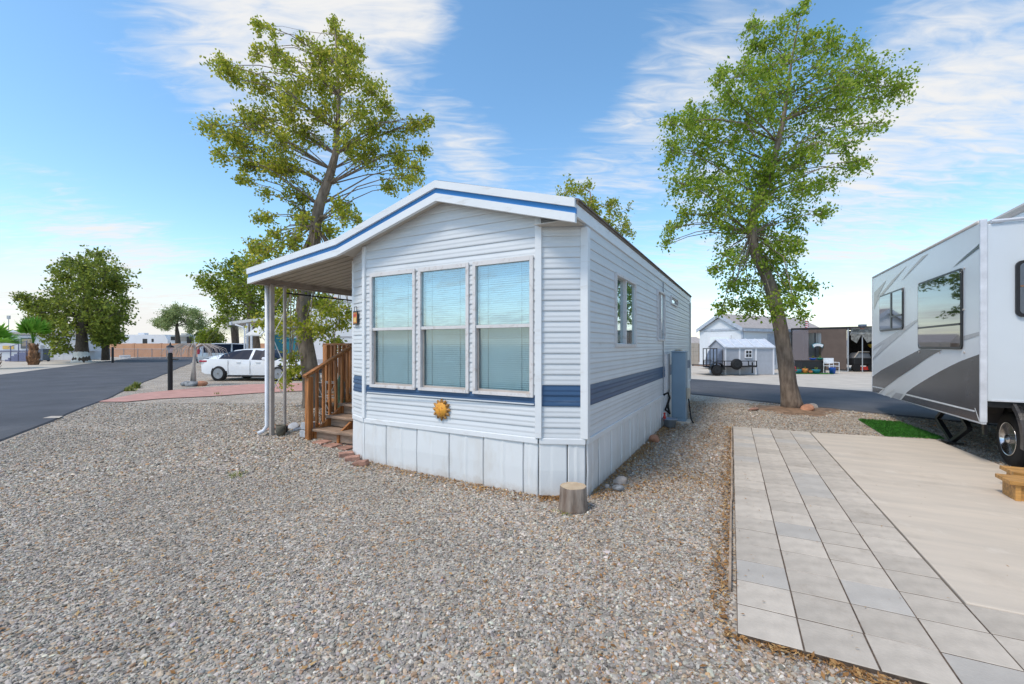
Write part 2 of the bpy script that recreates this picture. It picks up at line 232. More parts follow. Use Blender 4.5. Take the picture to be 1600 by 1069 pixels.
# ------------------------------------------------------------------ mesh builder
class MB:
    def __init__(s): s.v = []; s.f = []
    def add(s, vs_, fs):
        o = len(s.v); s.v += [tuple(p) for p in vs_]; s.f += [tuple(i + o for i in f) for f in fs]; return s
    def box(s, x0, x1, y0, y1, z0, z1):
        return s.add([(x0, y0, z0), (x1, y0, z0), (x1, y1, z0), (x0, y1, z0), (x0, y0, z1), (x1, y0, z1), (x1, y1, z1), (x0, y1, z1)],
                     [(3, 2, 1, 0), (4, 5, 6, 7), (0, 1, 5, 4), (1, 2, 6, 5), (2, 3, 7, 6), (3, 0, 4, 7)])
    def beam(s, a, b, w, h, up=(0, 0, 1)):                       # a box from a to b
        a = Vector(a); b = Vector(b); d = (b - a).normalized(); x = d.cross(Vector(up))
        if x.length < 1e-4: x = d.cross(Vector((1, 0, 0)))
        x.normalize(); y = x.cross(d); P = []
        for c in (a, b):
            for sx, sy in ((-1, -1), (1, -1), (1, 1), (-1, 1)): P.append(c + x * sx * w / 2 + y * sy * h / 2)
        return s.add(P, [(3, 2, 1, 0), (4, 5, 6, 7), (0, 1, 5, 4), (1, 2, 6, 5), (2, 3, 7, 6), (3, 0, 4, 7)])
    def tube(s, pts, rad, n=8, caps=True, lump=0.):
        pts = [Vector(p) for p in pts]; m = len(pts)
        if not hasattr(rad, '__len__'): rad = [rad] * m
        V = []; F = []; prev = None
        for i, p in enumerate(pts):
            d = (pts[min(i + 1, m - 1)] - pts[max(i - 1, 0)]).normalized()
            x = d.cross(Vector((0, 1, 0)) if prev is None else prev.cross(d)) if False else (prev - d * prev.dot(d) if prev is not None else d.orthogonal())
            if x.length < 1e-5: x = d.orthogonal()
            x.normalize(); prev = x; y = d.cross(x)
            for k in range(n):
                a = 2 * math.pi * k / n; r = rad[i] * (1 + (random.uniform(-lump, lump) if lump else 0)); V.append(p + x * math.cos(a) * r + y * math.sin(a) * r)
        for i in range(m - 1):
            for k in range(n): F.append((i * n + k, i * n + (k + 1) % n, (i + 1) * n + (k + 1) % n, (i + 1) * n + k))
        if caps: F.append(tuple(range(n))[::-1]); F.append(tuple(range((m - 1) * n, m * n)))
        return s.add(V, F)
    def lathe(s, prof, c=(0, 0, 0), axis='z', n=16):
        V = []; F = []; m = len(prof); c = Vector(c)
        for r, h in prof:
            for k in range(n):
                a = 2 * math.pi * k / n; x, y = r * math.cos(a), r * math.sin(a)
                V.append(c + (Vector((x, y, h)) if axis == 'z' else Vector((h, x, y)) if axis == 'x' else Vector((y, h, x))))
        for i in range(m - 1):
            for k in range(n): F.append((i * n + k, i * n + (k + 1) % n, (i + 1) * n + (k + 1) % n, (i + 1) * n + k))
        F.append(tuple(range(n))[::-1]); F.append(tuple(range((m - 1) * n, m * n)))
        return s.add(V, F)
    def prism(s, poly, plane, d0, d1):                           # poly in plane 'xy','xz','yz' extruded along the third axis
        def P(a, b, d): return (a, b, d) if plane == 'xy' else (a, d, b) if plane == 'xz' else (d, a, b)
        n = len(poly); V = [P(a, b, d0) for a, b in poly] + [P(a, b, d1) for a, b in poly]
        F = [tuple(range(n))[::-1], tuple(range(n, 2 * n))] + [(i, (i + 1) % n, n + (i + 1) % n, n + i) for i in range(n)]
        return s.add(V, F)
    def build(s, name, material, parent=None, smooth=False, off=None, bevel=0., fix=True):
        o_ = off if off is not None else BASE.get(parent.name if parent else None)
        v = s.v if o_ is None else [(p[0] - o_[0], p[1] - o_[1], p[2] - o_[2]) for p in s.v]
        me = bpy.data.meshes.new(name); me.from_pydata([tuple(p) for p in v], [], s.f)
        if fix:
            bm = bmesh.new(); bm.from_mesh(me); bmesh.ops.recalc_face_normals(bm, faces=bm.faces[:]); bm.to_mesh(me); bm.free()
        me.materials.append(MAT[material]); me.update()
        if smooth: me.polygons.foreach_set('use_smooth', [True] * len(me.polygons))
        o = bpy.data.objects.new(name, me); COL.objects.link(o)
        if parent:
            o.parent = parent
            if parent.name in BASE: BASE[o.name] = BASE[parent.name]
        if bevel:
            b = o.modifiers.new('bevel', 'BEVEL'); b.width = bevel; b.segments = 2; b.limit_method = 'ANGLE'
        return o
BASE = {}
def tag(o, label, cat, group=None, kind=None):
    if label: o['label'] = label
    if cat: o['category'] = cat
    if group: o['group'] = group
    if kind: o['kind'] = kind
    return o
def thing_h(name, base, label, cat, group=None):                 # things authored in the home's frame (u, v, z)
    o = bpy.data.objects.new(name, None); COL.objects.link(o); o.empty_display_size = .2
    o.location = W(base[0], base[1], base[2] if len(base) > 2 else 0); o.rotation_euler = (0, 0, -A)
    BASE[o.name] = (base[0], base[1], base[2] if len(base) > 2 else 0); return tag(o, label, cat, group)
def thing_w(name, base, label, cat, group=None, rz=0.):          # things authored in world metres (or local ones when rotated)
    o = bpy.data.objects.new(name, None); COL.objects.link(o); o.empty_display_size = .2
    o.location = base; o.rotation_euler = (0, 0, rz)
    if not rz: BASE[o.name] = tuple(base)
    return tag(o, label, cat, group)
def thing_l(name, base, rz, label, cat, group=None):             # authored in the thing's own local metres
    o = bpy.data.objects.new(name, None); COL.objects.link(o); o.location = base; o.rotation_euler = (0, 0, rz); return tag(o, label, cat, group)
def single_h(mb, name, material, base, label, cat, **k):
    o = mb.build(name, material, None, off=(base[0], base[1], base[2] if len(base) > 2 else 0), **k)
    o.location = W(*base) ; o.rotation_euler = (0, 0, -A); return tag(o, label, cat)
def single_w(mb, name, material, base, label, cat, group=None, **k):
    o = mb.build(name, material, None, off=tuple(base), **k); o.location = base; return tag(o, label, cat, group)
def struct(o): o['kind'] = 'structure'; return o
def np_mesh(name, V, F, material, parent=None, base=(0, 0, 0), smooth=False):
    V = np.asarray(V, dtype=np.float32) - np.asarray(base, dtype=np.float32); F = np.asarray(F, dtype=np.int32)
    me = bpy.data.meshes.new(name); me.vertices.add(len(V)); me.vertices.foreach_set('co', V.ravel())
    k = F.shape[1]; me.loops.add(F.size); me.loops.foreach_set('vertex_index', F.ravel()); me.polygons.add(len(F))
    me.polygons.foreach_set('loop_start', np.arange(0, F.size, k, dtype=np.int32)); me.polygons.foreach_set('loop_total', np.full(len(F), k, dtype=np.int32))
    me.materials.append(MAT[material]); me.update(calc_edges=True); me.validate()
    if smooth: me.polygons.foreach_set('use_smooth', [True] * len(me.polygons))
    o = bpy.data.objects.new(name, me); COL.objects.link(o)
    if parent: o.parent = parent
    return o

# ------------------------------------------------------------------ ground
PAL = [(.17, .155, .14, .12), (.275, .258, .238, .25), (.355, .335, .31, .25), (.45, .425, .39, .14), (.55, .515, .465, .05), (.40, .33, .255, .12), (.40, .25, .14, .04), (.29, .20, .14, .03)]
PAL = [(r * 1.06, g * 1.005, b * .925, w) for r, g, b, w in PAL]
def gravel_material():
    m = bpy.data.materials.new('gravel'); m.use_nodes = True; MAT['gravel'] = m
    nt = m.node_tree; n = nt.nodes; l = nt.links; p = n['Principled BSDF']; p.inputs['Roughness'].default_value = .9; p.inputs['Specular IOR Level'].default_value = .2
    tc = n.new('ShaderNodeTexCoord'); vo = n.new('ShaderNodeTexVoronoi'); vo.inputs['Scale'].default_value = 42; l.new(tc.outputs['Object'], vo.inputs['Vector'])
    sx = n.new('ShaderNodeSeparateColor'); l.new(vo.outputs['Color'], sx.inputs[0])
    cr = n.new('ShaderNodeValToRGB'); cr.color_ramp.interpolation = 'CONSTANT'; l.new(sx.outputs[0], cr.inputs[0]); e = cr.color_ramp.elements; pos = 0.
    for i, (r, g, b, w) in enumerate(PAL):
        k = e[i] if i < 1 else (e[1] if i == 1 else e.new(pos)); k.position = pos; k.color = (r, g, b, 1); pos += w
    nz = n.new('ShaderNodeTexNoise'); nz.inputs['Scale'].default_value = .9; nz.inputs['Detail'].default_value = 6; l.new(tc.outputs['Object'], nz.inputs['Vector'])
    mr = n.new('ShaderNodeMapRange'); mr.inputs['From Min'].default_value = .3; mr.inputs['From Max'].default_value = .7; mr.inputs['To Min'].default_value = .80; mr.inputs['To Max'].default_value = 1.2; l.new(nz.outputs['Fac'], mr.inputs['Value'])
    hs = n.new('ShaderNodeHueSaturation'); l.new(cr.outputs[0], hs.inputs['Color']); l.new(mr.outputs[0], hs.inputs['Value']); l.new(hs.outputs[0], p.inputs['Base Color'])
    bp = n.new('ShaderNodeBump'); bp.inputs['Strength'].default_value = .7; bp.inputs['Distance'].default_value = .012; bp.invert = True; l.new(vo.outputs['Distance'], bp.inputs['Height']); l.new(bp.outputs[0], p.inputs['Normal'])
    m = bpy.data.materials.new('pebble'); m.use_nodes = True; MAT['pebble'] = m
    nt = m.node_tree; n = nt.nodes; l = nt.links; p = n['Principled BSDF']; p.inputs['Roughness'].default_value = .8; p.inputs['Specular IOR Level'].default_value = .3
    at_ = n.new('ShaderNodeAttribute'); at_.attribute_type = 'INSTANCER'; at_.attribute_name = 'tint'
    l.new(at_.outputs['Color'], p.inputs['Base Color'])
gravel_material()
def gravel_colours(m):
    w = np.array([c[3] for c in PAL]); w /= w.sum(); c = np.array([c[:3] for c in PAL])[RNG.choice(len(PAL), m, p=w)]
    return np.clip(c * RNG.uniform(.8, 1.25, (m, 1)) * (1 + RNG.normal(0, .03, (m, 3))), .02, .9)

# open desert ground to the horizon
struct(MB().add([(-2500, -2500, -.03), (2500, -2500, -.03), (2500, 3500, -.03), (-2500, 3500, -.03)], [(0, 1, 2, 3)]).build('ground', 'sand'))
# two roads: the street on the left and the one behind the lot on the right
LR0, LRD = np.array([-8.393, 7.134]), np.array([-.5385, .8426])       # right-hand edge of the left road
RR0, RRD = np.array([5.884, 14.039]), np.array([.5667, -.8239])       # near edge of the right road
def strip(p, d, nrm, w0, w1, s0, s1, z):
    q = [p + d * s0 + nrm * w0, p + d * s1 + nrm * w0, p + d * s1 + nrm * w1, p + d * s0 + nrm * w1]; return [(a[0], a[1], z) for a in q]
LN = np.array([LRD[1], -LRD[0]]) * -1; RN = np.array([-RRD[1], RRD[0]])
def road(p, d, nrm, w, s0, s1):
    mb = MB(); N = 60; V = []
    for i in range(N + 1):
        s_ = s0 + (s1 - s0) * i / N; j = .035 * math.sin(i * 1.7) + .03 * math.sin(i * .61); a = p + d * s_ + nrm * j; b = p + d * s_ + nrm * (w + .03 * math.sin(i * 1.1))
        a0 = a - nrm * .06; b0 = b + nrm * .06
        V += [(a0[0], a0[1], -.03), (a[0], a[1], .03), (b[0], b[1], .03), (b0[0], b0[1], -.03)]
    F = [(i * 4 + k, i * 4 + k + 1, i * 4 + k + 5, i * 4 + k + 4) for i in range(N) for k in range(3)]
    return struct(mb.add(V, F).build('road', 'asphalt'))
road(LR0, LRD, LN, 7.3, -16, 62)
road(RR0, RRD, RN, 5.6, -40, 14)
# the gravel yard between the roads (crowned sheet)
def yard():
    xs = np.arange(-34, 16.01, .5); ys = np.arange(-7, 46.01, .5); X, Y = np.meshgrid(xs, ys); Z = rise(X, Y)
    nx = len(xs); V = np.stack([X.ravel(), Y.ravel(), Z.ravel()], -1); F = []
    for j in range(len(ys) - 1):
        for i in range(nx - 1):
            c = np.array([xs[i] + .25, ys[j] + .25])
            if (c - LR0) @ LN > 1.2 or (c - RR0) @ RN > 1.2: continue
            F.append((j * nx + i, j * nx + i + 1, (j + 1) * nx + i + 1, (j + 1) * nx + i))
    used = np.unique(np.array(F)); mp = np.full(len(V), -1); mp[used] = np.arange(len(used))
    struct(np_mesh('gravel_yard', V[used], mp[np.array(F)], 'gravel', smooth=True))
yard()
# red path across the yard
RPT = [gp(158, 628), gp(215, 613), gp(300, 605.5), gp(380, 601), gp(470, 598), gp(545, 597), gp(545, 612), gp(465, 612), gp(400, 615), gp(330, 619), gp(250, 624), gp(190, 629)]
mb = MB(); n_ = 6
up_ = [gp(150, 629), gp(215, 616), gp(300, 607.5), gp(385, 601.5), gp(470, 599.0), gp(556, 598)]; lo_ = [gp(196, 629), gp(250, 624), gp(330, 620), gp(400, 615), gp(465, 612), gp(556, 608)]
V = [(p.x, p.y, float(rise(p.x, p.y)) + .022) for p in up_ + lo_]
struct(mb.add(V, [(i, i + 1, n_ + i + 1, n_ + i) for i in range(n_ - 1)]).build('path', 'path_red'))
# pale lots on the far sides of the roads
struct(MB().add([(p[0], p[1], -.012) for p in (RR0 + RN * 5 - RRD * 45, RR0 + RN * 5 + RRD * 25, RR0 + RN * 60 + RRD * 25, RR0 + RN * 60 - RRD * 45)], [(0, 1, 2, 3)]).build('gravel_lot', 'sand'))

# pavers, concrete pad
PROT = R(1.75)
def paver_path():
    root = bpy.data.objects.new('paver_path', None); COL.objects.link(root); root['kind'] = 'structure'
    root.location = W(2.652, -.742, 0); root.rotation_euler = (0, 0, -A + PROT)
    S = .309; meshes = []
    for k in range(3):
        mb = MB(); h = S / 2 - .0042; mb.box(-h, h, -h, h, -.03, .028); o = mb.build('paver', 'paver', None); bm = bmesh.new(); bm.from_mesh(o.data)
        bmesh.ops.bevel(bm, geom=[e for e in bm.edges if all(v.co.z > 0 for v in e.verts)], offset=.0025, segments=1, affect='EDGES', profile=.6); bm.to_mesh(o.data); bm.free()
        meshes.append(o.data); bpy.data.objects.remove(o)
    g = meshes[0].copy(); g.materials.clear(); g.materials.append(MAT['paver_grey'])
    spots = [(c, r) for r in range(-3, 19) for c in range(-4, 0)] + [(c, r) for r in range(-3, 0) for c in range(0, 5)] + [(c, -4) for c in range(-1, 5)]
    for c, r in spots:
        o = bpy.data.objects.new('paver', g if random.random() < .12 else meshes[0]); COL.objects.link(o); o.parent = root
        o.location = ((c + .5) * S + random.uniform(-.0015, .0015), (r + .5) * S + random.uniform(-.0015, .0015), random.uniform(-.001, .002)); o.rotation_euler = (random.uniform(-.004, .004), random.uniform(-.004, .004), random.uniform(-.006, .006))
    mb = MB(); mb.box(-4 * S, -.002, -3 * S + .002, 19 * S - .002, .001, .0250); mb.box(.0, 5 * S - .002, -4 * S + .002, -.02, .001, .0249); mb.build('sand_bed', 'paver_bed', root)
    for a, b in ((-.45, 1.35), (1.36, 3.2), (3.21, 5.05), (5.06, 5.9)):
        mb = MB(); x = -4 * S - .026 - (.012 if a < 0 else 0); mb.beam((x, a, .012), (x + .006, b, .014), .018, .05); mb.build('edging_board', 'edging', root, bevel=.003)
        for t in np.linspace(a + .12, b - .12, 4): pass
paver_path()
POLY = [(2.662, -.735), (4.97, -.70), (4.44, 3.24), (4.23, 5.33), (2.483, 5.06)]
mb = MB(); mb.prism(POLY, 'xy', -.05, .034); o = mb.build('concrete_pad', 'concrete', None, off=(2.66, -.7, 0), bevel=.008); o.location = W(2.66, -.7); o.rotation_euler = (0, 0, -A); struct(o)

# loose stones lying on the yard
def in_poly(u, v, poly):
    ins = np.zeros(len(u), bool); j = len(poly) - 1
    for i in range(len(poly)):
        (xi, yi), (xj, yj) = poly[i], poly[j]; c = ((yi > v) != (yj > v)) & (u < (xj - xi) * (v - yi) / (yj - yi + 1e-12) + xi); ins ^= c; j = i
    return ins
def clear_of(x, y, m=0.0):
    u, v = to_uv(x, y)
    k = ~in_poly(u, v, [(.0, -.02), (0, 9.2), (-3.45, 9.2), (-3.45, 0), (-3.055, -.16), (-.45, -.20)])
    k &= ~in_poly(u, v, POLY)
    du, dv = u - 2.652, v + .742; c, s_ = math.cos(-PROT), math.sin(-PROT); a = du * c - dv * s_; b = du * s_ + dv * c
    k &= ~((a > -1.262) & (a < .02) & (b > -.927) & (b < 5.87)); k &= ~((a > -.3) & (a < 1.6) & (b > -1.236) & (b < 0))
    k &= ((np.stack([x, y], -1) - LR0) @ LN < -.05) & ((np.stack([x, y], -1) - RR0) @ RN < -.05)
    rp = [(p[0], p[1]) for p in [(q.x, q.y) for q in up_] + [(q.x, q.y) for q in lo_[::-1]]]; k &= ~in_poly(x, y, rp)
    return k
def pebbles():
    pts = []; scl = []
    for y0, y1, dens, s0, s1 in ((1.4, 3.4, 5200, .0048, .0112), (3.4, 5.2, 3600, .0055, .0122), (5.2, 8.0, 1600, .0075, .0155), (8.0, 12.0, 560, .010, .018)):
        xm = 1.25 * y1 + 1.0; m = int(2 * xm * (y1 - y0) * dens); x = RNG.uniform(-xm, xm, m); y = RNG.uniform(y0, y1, m); k = (np.abs(x) < 1.22 * y + .9); x, y = x[k], y[k]
        k = clear_of(x, y); x, y = x[k], y[k]; pts.append(np.stack([x, y, rise(x, y)], -1)); scl.append(RNG.uniform(s0, s1, len(x)) * np.exp(RNG.normal(0, .22, len(x))))
    P = np.concatenate(pts); S = np.concatenate(scl); m = len(P)
    P[:, 2] += S * RNG.uniform(-.1, .45, m)
    x, y = P[:, 0], P[:, 1]; wv = np.sin(x * .9 + 1.3 * np.sin(y * .7)) + np.sin(y * 1.3 + .8 * np.sin(x * 1.1 + 2)) + .6 * np.sin(2.7 * x + 1.9 * y)
    br = np.clip((x + .6) / 3.2, 0, 1) * .75 + .12 * np.clip(wv, -1, 2); br = np.clip(br, 0, 1)[:, None]      # more soil and bark bits lie among the stones towards the pavers
    colr = gravel_colours(m); pick = RNG.random((m, 1)) < br * .5; soil = np.array([[.30, .19, .11]]) * RNG.uniform(.55, 1.35, (m, 1)); colr = np.where(pick, .45 * colr + .55 * soil, colr) * (1 + .05 * wv[:, None])
    S = S * np.clip(1 + .12 * wv, .7, 1.4)
    me = bpy.data.meshes.new('gravel_stones'); me.vertices.add(m); me.vertices.foreach_set('co', P.astype(np.float32).ravel())
    c = me.attributes.new('tint', 'FLOAT_COLOR', 'POINT'); c.data.foreach_set('color', np.concatenate([np.clip(colr, .02, .9), np.ones((m, 1))], 1).astype(np.float32).ravel())
    r = me.attributes.new('rot', 'FLOAT_VECTOR', 'POINT'); r.data.foreach_set('vector', np.stack([RNG.normal(0, .35, m), RNG.normal(0, .35, m), RNG.uniform(0, 6.28, m)], -1).astype(np.float32).ravel())
    s_ = me.attributes.new('scl', 'FLOAT_VECTOR', 'POINT'); s_.data.foreach_set('vector', (S[:, None] * np.stack([RNG.uniform(.9, 1.5, m), RNG.uniform(.7, 1.0, m), RNG.uniform(.35, .7, m)], -1)).astype(np.float32).ravel())
    o = bpy.data.objects.new('gravel_stones', me); COL.objects.link(o); tag(o, 'loose grey and tan gravel stones covering the yard', 'gravel', kind='stuff')
    src = bpy.data.collections.new('stone_shapes')
    for i in range(6):
        bm = bmesh.new(); bmesh.ops.create_icosphere(bm, subdivisions=1 if i else 2, radius=1)
        for v in bm.verts: v.co *= random.uniform(.72, 1.12)
        q = bpy.data.meshes.new('stone'); bm.to_mesh(q); bm.free(); q.materials.append(MAT['pebble']); src.objects.link(bpy.data.objects.new('stone', q))
    ng = bpy.data.node_groups.new('scatter', 'GeometryNodeTree'); ng.interface.new_socket('Geometry', in_out='INPUT', socket_type='NodeSocketGeometry'); ng.interface.new_socket('Geometry', in_out='OUTPUT', socket_type='NodeSocketGeometry')
    n = ng.nodes; l = ng.links; gi = n.new('NodeGroupInput'); go = n.new('NodeGroupOutput'); ci = n.new('GeometryNodeCollectionInfo'); ci.inputs['Collection'].default_value = src; ci.inputs['Separate Children'].default_value = True; ci.inputs['Reset Children'].default_value = True
    ip = n.new('GeometryNodeInstanceOnPoints'); ip.inputs['Pick Instance'].default_value = True
    def na(nm): k = n.new('GeometryNodeInputNamedAttribute'); k.data_type = 'FLOAT_VECTOR'; k.inputs['Name'].default_value = nm; return k.outputs['Attribute']
    l.new(gi.outputs[0], ip.inputs['Points']); l.new(ci.outputs[0], ip.inputs['Instance']); l.new(na('rot'), ip.inputs['Rotation']); l.new(na('scl'), ip.inputs['Scale']); l.new(ip.outputs[0], go.inputs[0])
    md = o.modifiers.new('scatter', 'NODES'); md.node_group = ng
pebbles()

# dry leaves blown against the home, the paver edge and the tree foot
def litter():
    cs = []
    def line(a, b, m, w):
        t = RNG.uniform(0, 1, m); off = np.abs(RNG.normal(0, w, m)); p = np.array(a) * (1 - t[:, None]) + np.array(b) * t[:, None]; d = np.array(b) - np.array(a); d /= np.linalg.norm(d); nn = np.array([d[1], -d[0]]); return p + nn * off[:, None]
    def uvl(a, b, m, w): return line(W(*a)[:2], W(*b)[:2], m, w)
    cs += [uvl((-3.05, -.17), (-.45, -.21), 900, .12), uvl((-.45, -.21), (0, -.02), 500, .07), uvl((0.02, 0), (.05, 9), 2600, .26), uvl((0.02, 0), (.05, 6), 2600, .10), uvl((.25, .2), (.9, 5.5), 1200, .3)]
    cs += [line(W(1.24, 5.1)[:2], W(1.40, -1.67)[:2], 1700, .07), line(W(1.38, -1.68)[:2], W(2.4, -1.72)[:2], 500, .05)]
    cs += [np.stack([RNG.uniform(.2, 3.2, 1500), RNG.uniform(2, 9, 1500)], -1), np.stack([RNG.uniform(-3, 3, 900), RNG.uniform(2, 5, 900)], -1)]
    c = W(.95, 1.2); cs.append(np.array([c.x, c.y]) + RNG.normal(0, .22, (350, 2))); c = W(.3, 4.2); cs.append(np.array([c.x, c.y]) + RNG.normal(0, .22, (300, 2)))
    c = W(-4.5, 1.2); cs.append(np.array([c.x, c.y]) + RNG.normal(0, .8, (500, 2)))
    P = np.concatenate(cs); k = clear_of(P[:, 0], P[:, 1]); P = P[k]; n0 = len(P)
    on = [W(RNG.uniform(1.35, 2.6), RNG.uniform(-1.6, 4.8))[:2] for _ in range(70)] + [W(RNG.uniform(2.7, 4.2), RNG.uniform(-.6, 4.8))[:2] for _ in range(25)] + [W(RNG.uniform(1.35, 1.6), RNG.uniform(-1.6, 3))[:2] for _ in range(60)]
    P = np.concatenate([P, np.array([tuple(q) for q in on])]); m = len(P)       # a few have blown onto the paving
    a = RNG.uniform(0, 6.28, m); L = RNG.uniform(.008, .026, m); w = L * RNG.uniform(.16, .45, m); t = RNG.normal(0, .35, m)
    z = rise(P[:, 0], P[:, 1]) + RNG.uniform(.008, .02, m); z[n0:] = .037; L[n0:] *= .55; w[n0:] *= .55; t[n0:] *= .2; d = np.stack([np.cos(a) * np.cos(t), np.sin(a) * np.cos(t), np.sin(t)], -1); s_ = np.stack([-np.sin(a), np.cos(a), RNG.normal(0, .3, m)], -1); C = np.concatenate([P, z[:, None]], 1)
    V = np.stack([C - d * L[:, None], C + s_ * w[:, None] + [0, 0, .003], C + d * L[:, None] + [0, 0, .004], C - s_ * w[:, None] + [0, 0, .004]], 1).reshape(-1, 3)
    F = np.arange(4 * m).reshape(-1, 4); o = np_mesh('leaf_litter', V, F, 'leaf_litter'); tag(o, 'dry brown leaves scattered over the gravel beside the home and pavers', 'leaves', kind='stuff')
litter()

# ------------------------------------------------------------------ the park-model home
home = thing_h('mobile_home', (0, 0, 0), 'white lap-sided mobile home with blue stripes and three blind-covered front windows', 'mobile home')
ZC, CH = .507, .112                                   # siding courses
BR, BL, LC, RC = (-.45, -.20), (-3.055, -.16), (-3.45, 0.0), (0.0, 0.0)
def gable(u):                                         # underside of the roof edge
    if u > -1.70: return 2.80 + (-u) * (3.281 - 2.80) / 1.70
    if u > -3.385: return 3.281 - (-1.70 - u) * (3.281 - 2.805) / 1.685
    return 2.805 - (-3.385 - u) * (2.805 - 2.57) / 2.015
def inset(p, d): return p
mb = MB(); core = [(-.10, .06), (-.10, 9.12), (-3.35, 9.12), (-3.35, .06), (-3.02, -.07), (-.49, -.11)]; mb.prism(core, 'xy', .3, 2.86); mb.build('wall', 'room_dark', home)
SEC = [(-.012, 0), (.010, 0), (.0125, .008), (.012, .020), (.0085, .042), (.0095, .052), (.0105, .062), (.006, .085), (.001, .1115), (-.012, .1115)]   # out, up
def siding(a, b, openings=(), top=None, white_line=False, kmax=22, skip=()):
    a = Vector((*a, 0)); b = Vector((*b, 0)); d = (b - a).normalized(); L = (b - a).length; nrm = Vector((d.y, -d.x, 0))
    for k in range(1, kmax):
        z0 = ZC + CH * k; zm = z0 + CH / 2
        spans = [(0, L)]
        for (s0, s1, za, zb) in openings:
            if za < zm < zb:
                new = []
                for (p, q) in spans:
                    if s1 <= p or s0 >= q: new.append((p, q)); continue
                    if s0 > p: new.append((p, s0))
                    if s1 < q: new.append((s1, q))
                spans = new
        for (p, q) in spans:
            if q - p < .012: continue
            V = []; ok = True; nS = len(SEC)
            for e in (0, 1):
                for (o_, h) in SEC:
                    z = z0 + h; s_ = p if e == 0 else q
                    if top:                                            # trim the ends along the roof slope
                        lo, hi = top(z)
                        if hi - lo < .02: ok = False
                        s_ = min(max(s_, lo), hi)
                    V.append(a + d * s_ + nrm * o_ + Vector((0, 0, z)))
            if not ok: continue
            F = [tuple(range(nS)), tuple(range(nS, 2 * nS))[::-1]] + [(i, (i + 1) % nS, nS + (i + 1) % nS, nS + i) for i in range(nS)]
            blue = k in (4, 5) and not (white_line and k == 5)
            MB().add(V, F).build('siding_board', 'siding_blue' if blue else 'siding_white', home)
# front windows: three double-hung units
WIN = [(-2.94, -2.150), (-2.098, -1.338), (-1.282, -.508)]; WZ0, WZ1, WZM = 1.045, 2.555, 1.812
vb = lambda u: BR[1] + (u - BR[0]) * (BL[1] - BR[1]) / (BL[0] - BR[0])
FL = math.hypot(BR[0] - BL[0], BR[1] - BL[1])
def top_front(z):
    z = z - .075
    if z <= 2.80: return (-9, 9)
    uR = -(z - 2.80) * 1.70 / (3.281 - 2.80); uL = -1.70 - (3.281 - z) * 1.685 / (3.281 - 2.805)
    return (uL - BL[0], uR - BL[0])
ops = [(w0 - BL[0] + .012, w1 - BL[0] - .012, WZ0, WZ1) for w0, w1 in WIN]
siding(BL, BR, ops, top_front, True, 26)
siding(BR, RC, (), None); siding(LC, BL, (), None)
SW = [(1.09, 2.21, 1.58, 2.53), (4.02, 4.70, 1.69, 2.63), (4.60, 4.80, 1.69, 2.63), (5.60, 6.62, 2.50, 2.685), (4.86, 5.34, .60, 1.42)]
siding((0, .0), (0, 4.625), [(a + .01, b - .01, c, d) for a, b, c, d in SW[:2]], None)
siding((0, 4.645), (0, 9.2), [(a - 4.645 + .01, b - 4.645 - .01, c, d) for a, b, c, d in SW[2:]], None)
for k in (0,): MB().box(-2.96, -.50, -.222, -.216, .966, .980).build('stripe_line', 'siding_white', home)
# left long wall and back wall stay plain panels
MB().box(-3.452, -3.36, .02, 9.18, .56, 2.86).build('side_wall', 'siding_white', home); MB().box(-3.44, -.02, 9.125, 9.2, .56, 2.86).build('back_wall', 'siding_white', home)
# corner trims
def post(u, v, w, z0, z1, name='corner_trim', m='trim_white', rot=0): 
    h = w / 2; c, s_ = math.cos(rot), math.sin(rot); P = [(u + c * x - s_ * y, v + s_ * x + c * y) for x, y in ((-h, -h), (h, -h), (h, h), (-h, h))]
    return MB().prism(P, 'xy', z0, z1).build(name, m, home, bevel=.004)
post(-.006, .002, .082, .62, 2.83); post(*BR, .07, .62, 2.955, rot=.2); post(*BL, .062, .62, 2.93, rot=-.2); post(-3.452, .012, .05, .62, 2.80); post(0.004, 9.17, .07, .62, 2.84)
MB().box(.012, .024, 4.62, 4.65, .62, 1.684).build('seam_trim', 'steel_grey', home); MB().box(.012, .024, 4.62, 4.65, 2.641, 2.85).build('seam_trim', 'steel_grey', home)
# skirting panels and belt trim
def skirt(a, b, cuts):
    a = Vector((*a, 0)); b = Vector((*b, 0)); d = (b - a).normalized(); L = (b - a).length; nrm = Vector((d.y, -d.x, 0)); cs = [0] + list(cuts) + [L]
    for i in range(len(cs) - 1):
        p, q = cs[i] + .004, cs[i + 1] - .004; j = random.uniform(-.003, .003); t = random.uniform(-.004, .004); m = (p + q) / 2
        V = []
        for z, o1 in ((-.06, .004 + t), (.28, .012 + j), (.562, .004)):
            for s_, o2 in ((p, 0), (p + .012, .012), (m - .03, .006 + j), (m, .011), (m + .03, .006 + j), (q - .012, .004), (q, -.008)):
                V.append(a + d * s_ + nrm * (o1 + o2 + random.uniform(-.0012, .0012)) + Vector((0, 0, z)))
        F = [(r * 7 + c, r * 7 + c + 1, r * 7 + c + 8, r * 7 + c + 7) for r in range(2) for c in range(6)]
        o = MB().add(V, F).build('skirt_panel', 'skirt_white', home); sm = o.modifiers.new('thick', 'SOLIDIFY'); sm.thickness = .006; sm.offset = -1
    MB().beam(a + d * .004 + nrm * .012 + Vector((0, 0, .588)), b - d * .004 + nrm * .012 + Vector((0, 0, .588)), .03, .062).build('belt_trim', 'trim_white', home, bevel=.006)
U0 = BL[0]
skirt(BL, BR, [x - U0 for x in (-2.649, -2.127, -1.625, -1.14, -.627)]); skirt(BR, RC, [.30]); skirt(LC, BL, [.36])
skirt((0, 0), (0, 9.2), [.41 + .49 * k for k in range(18)]); 
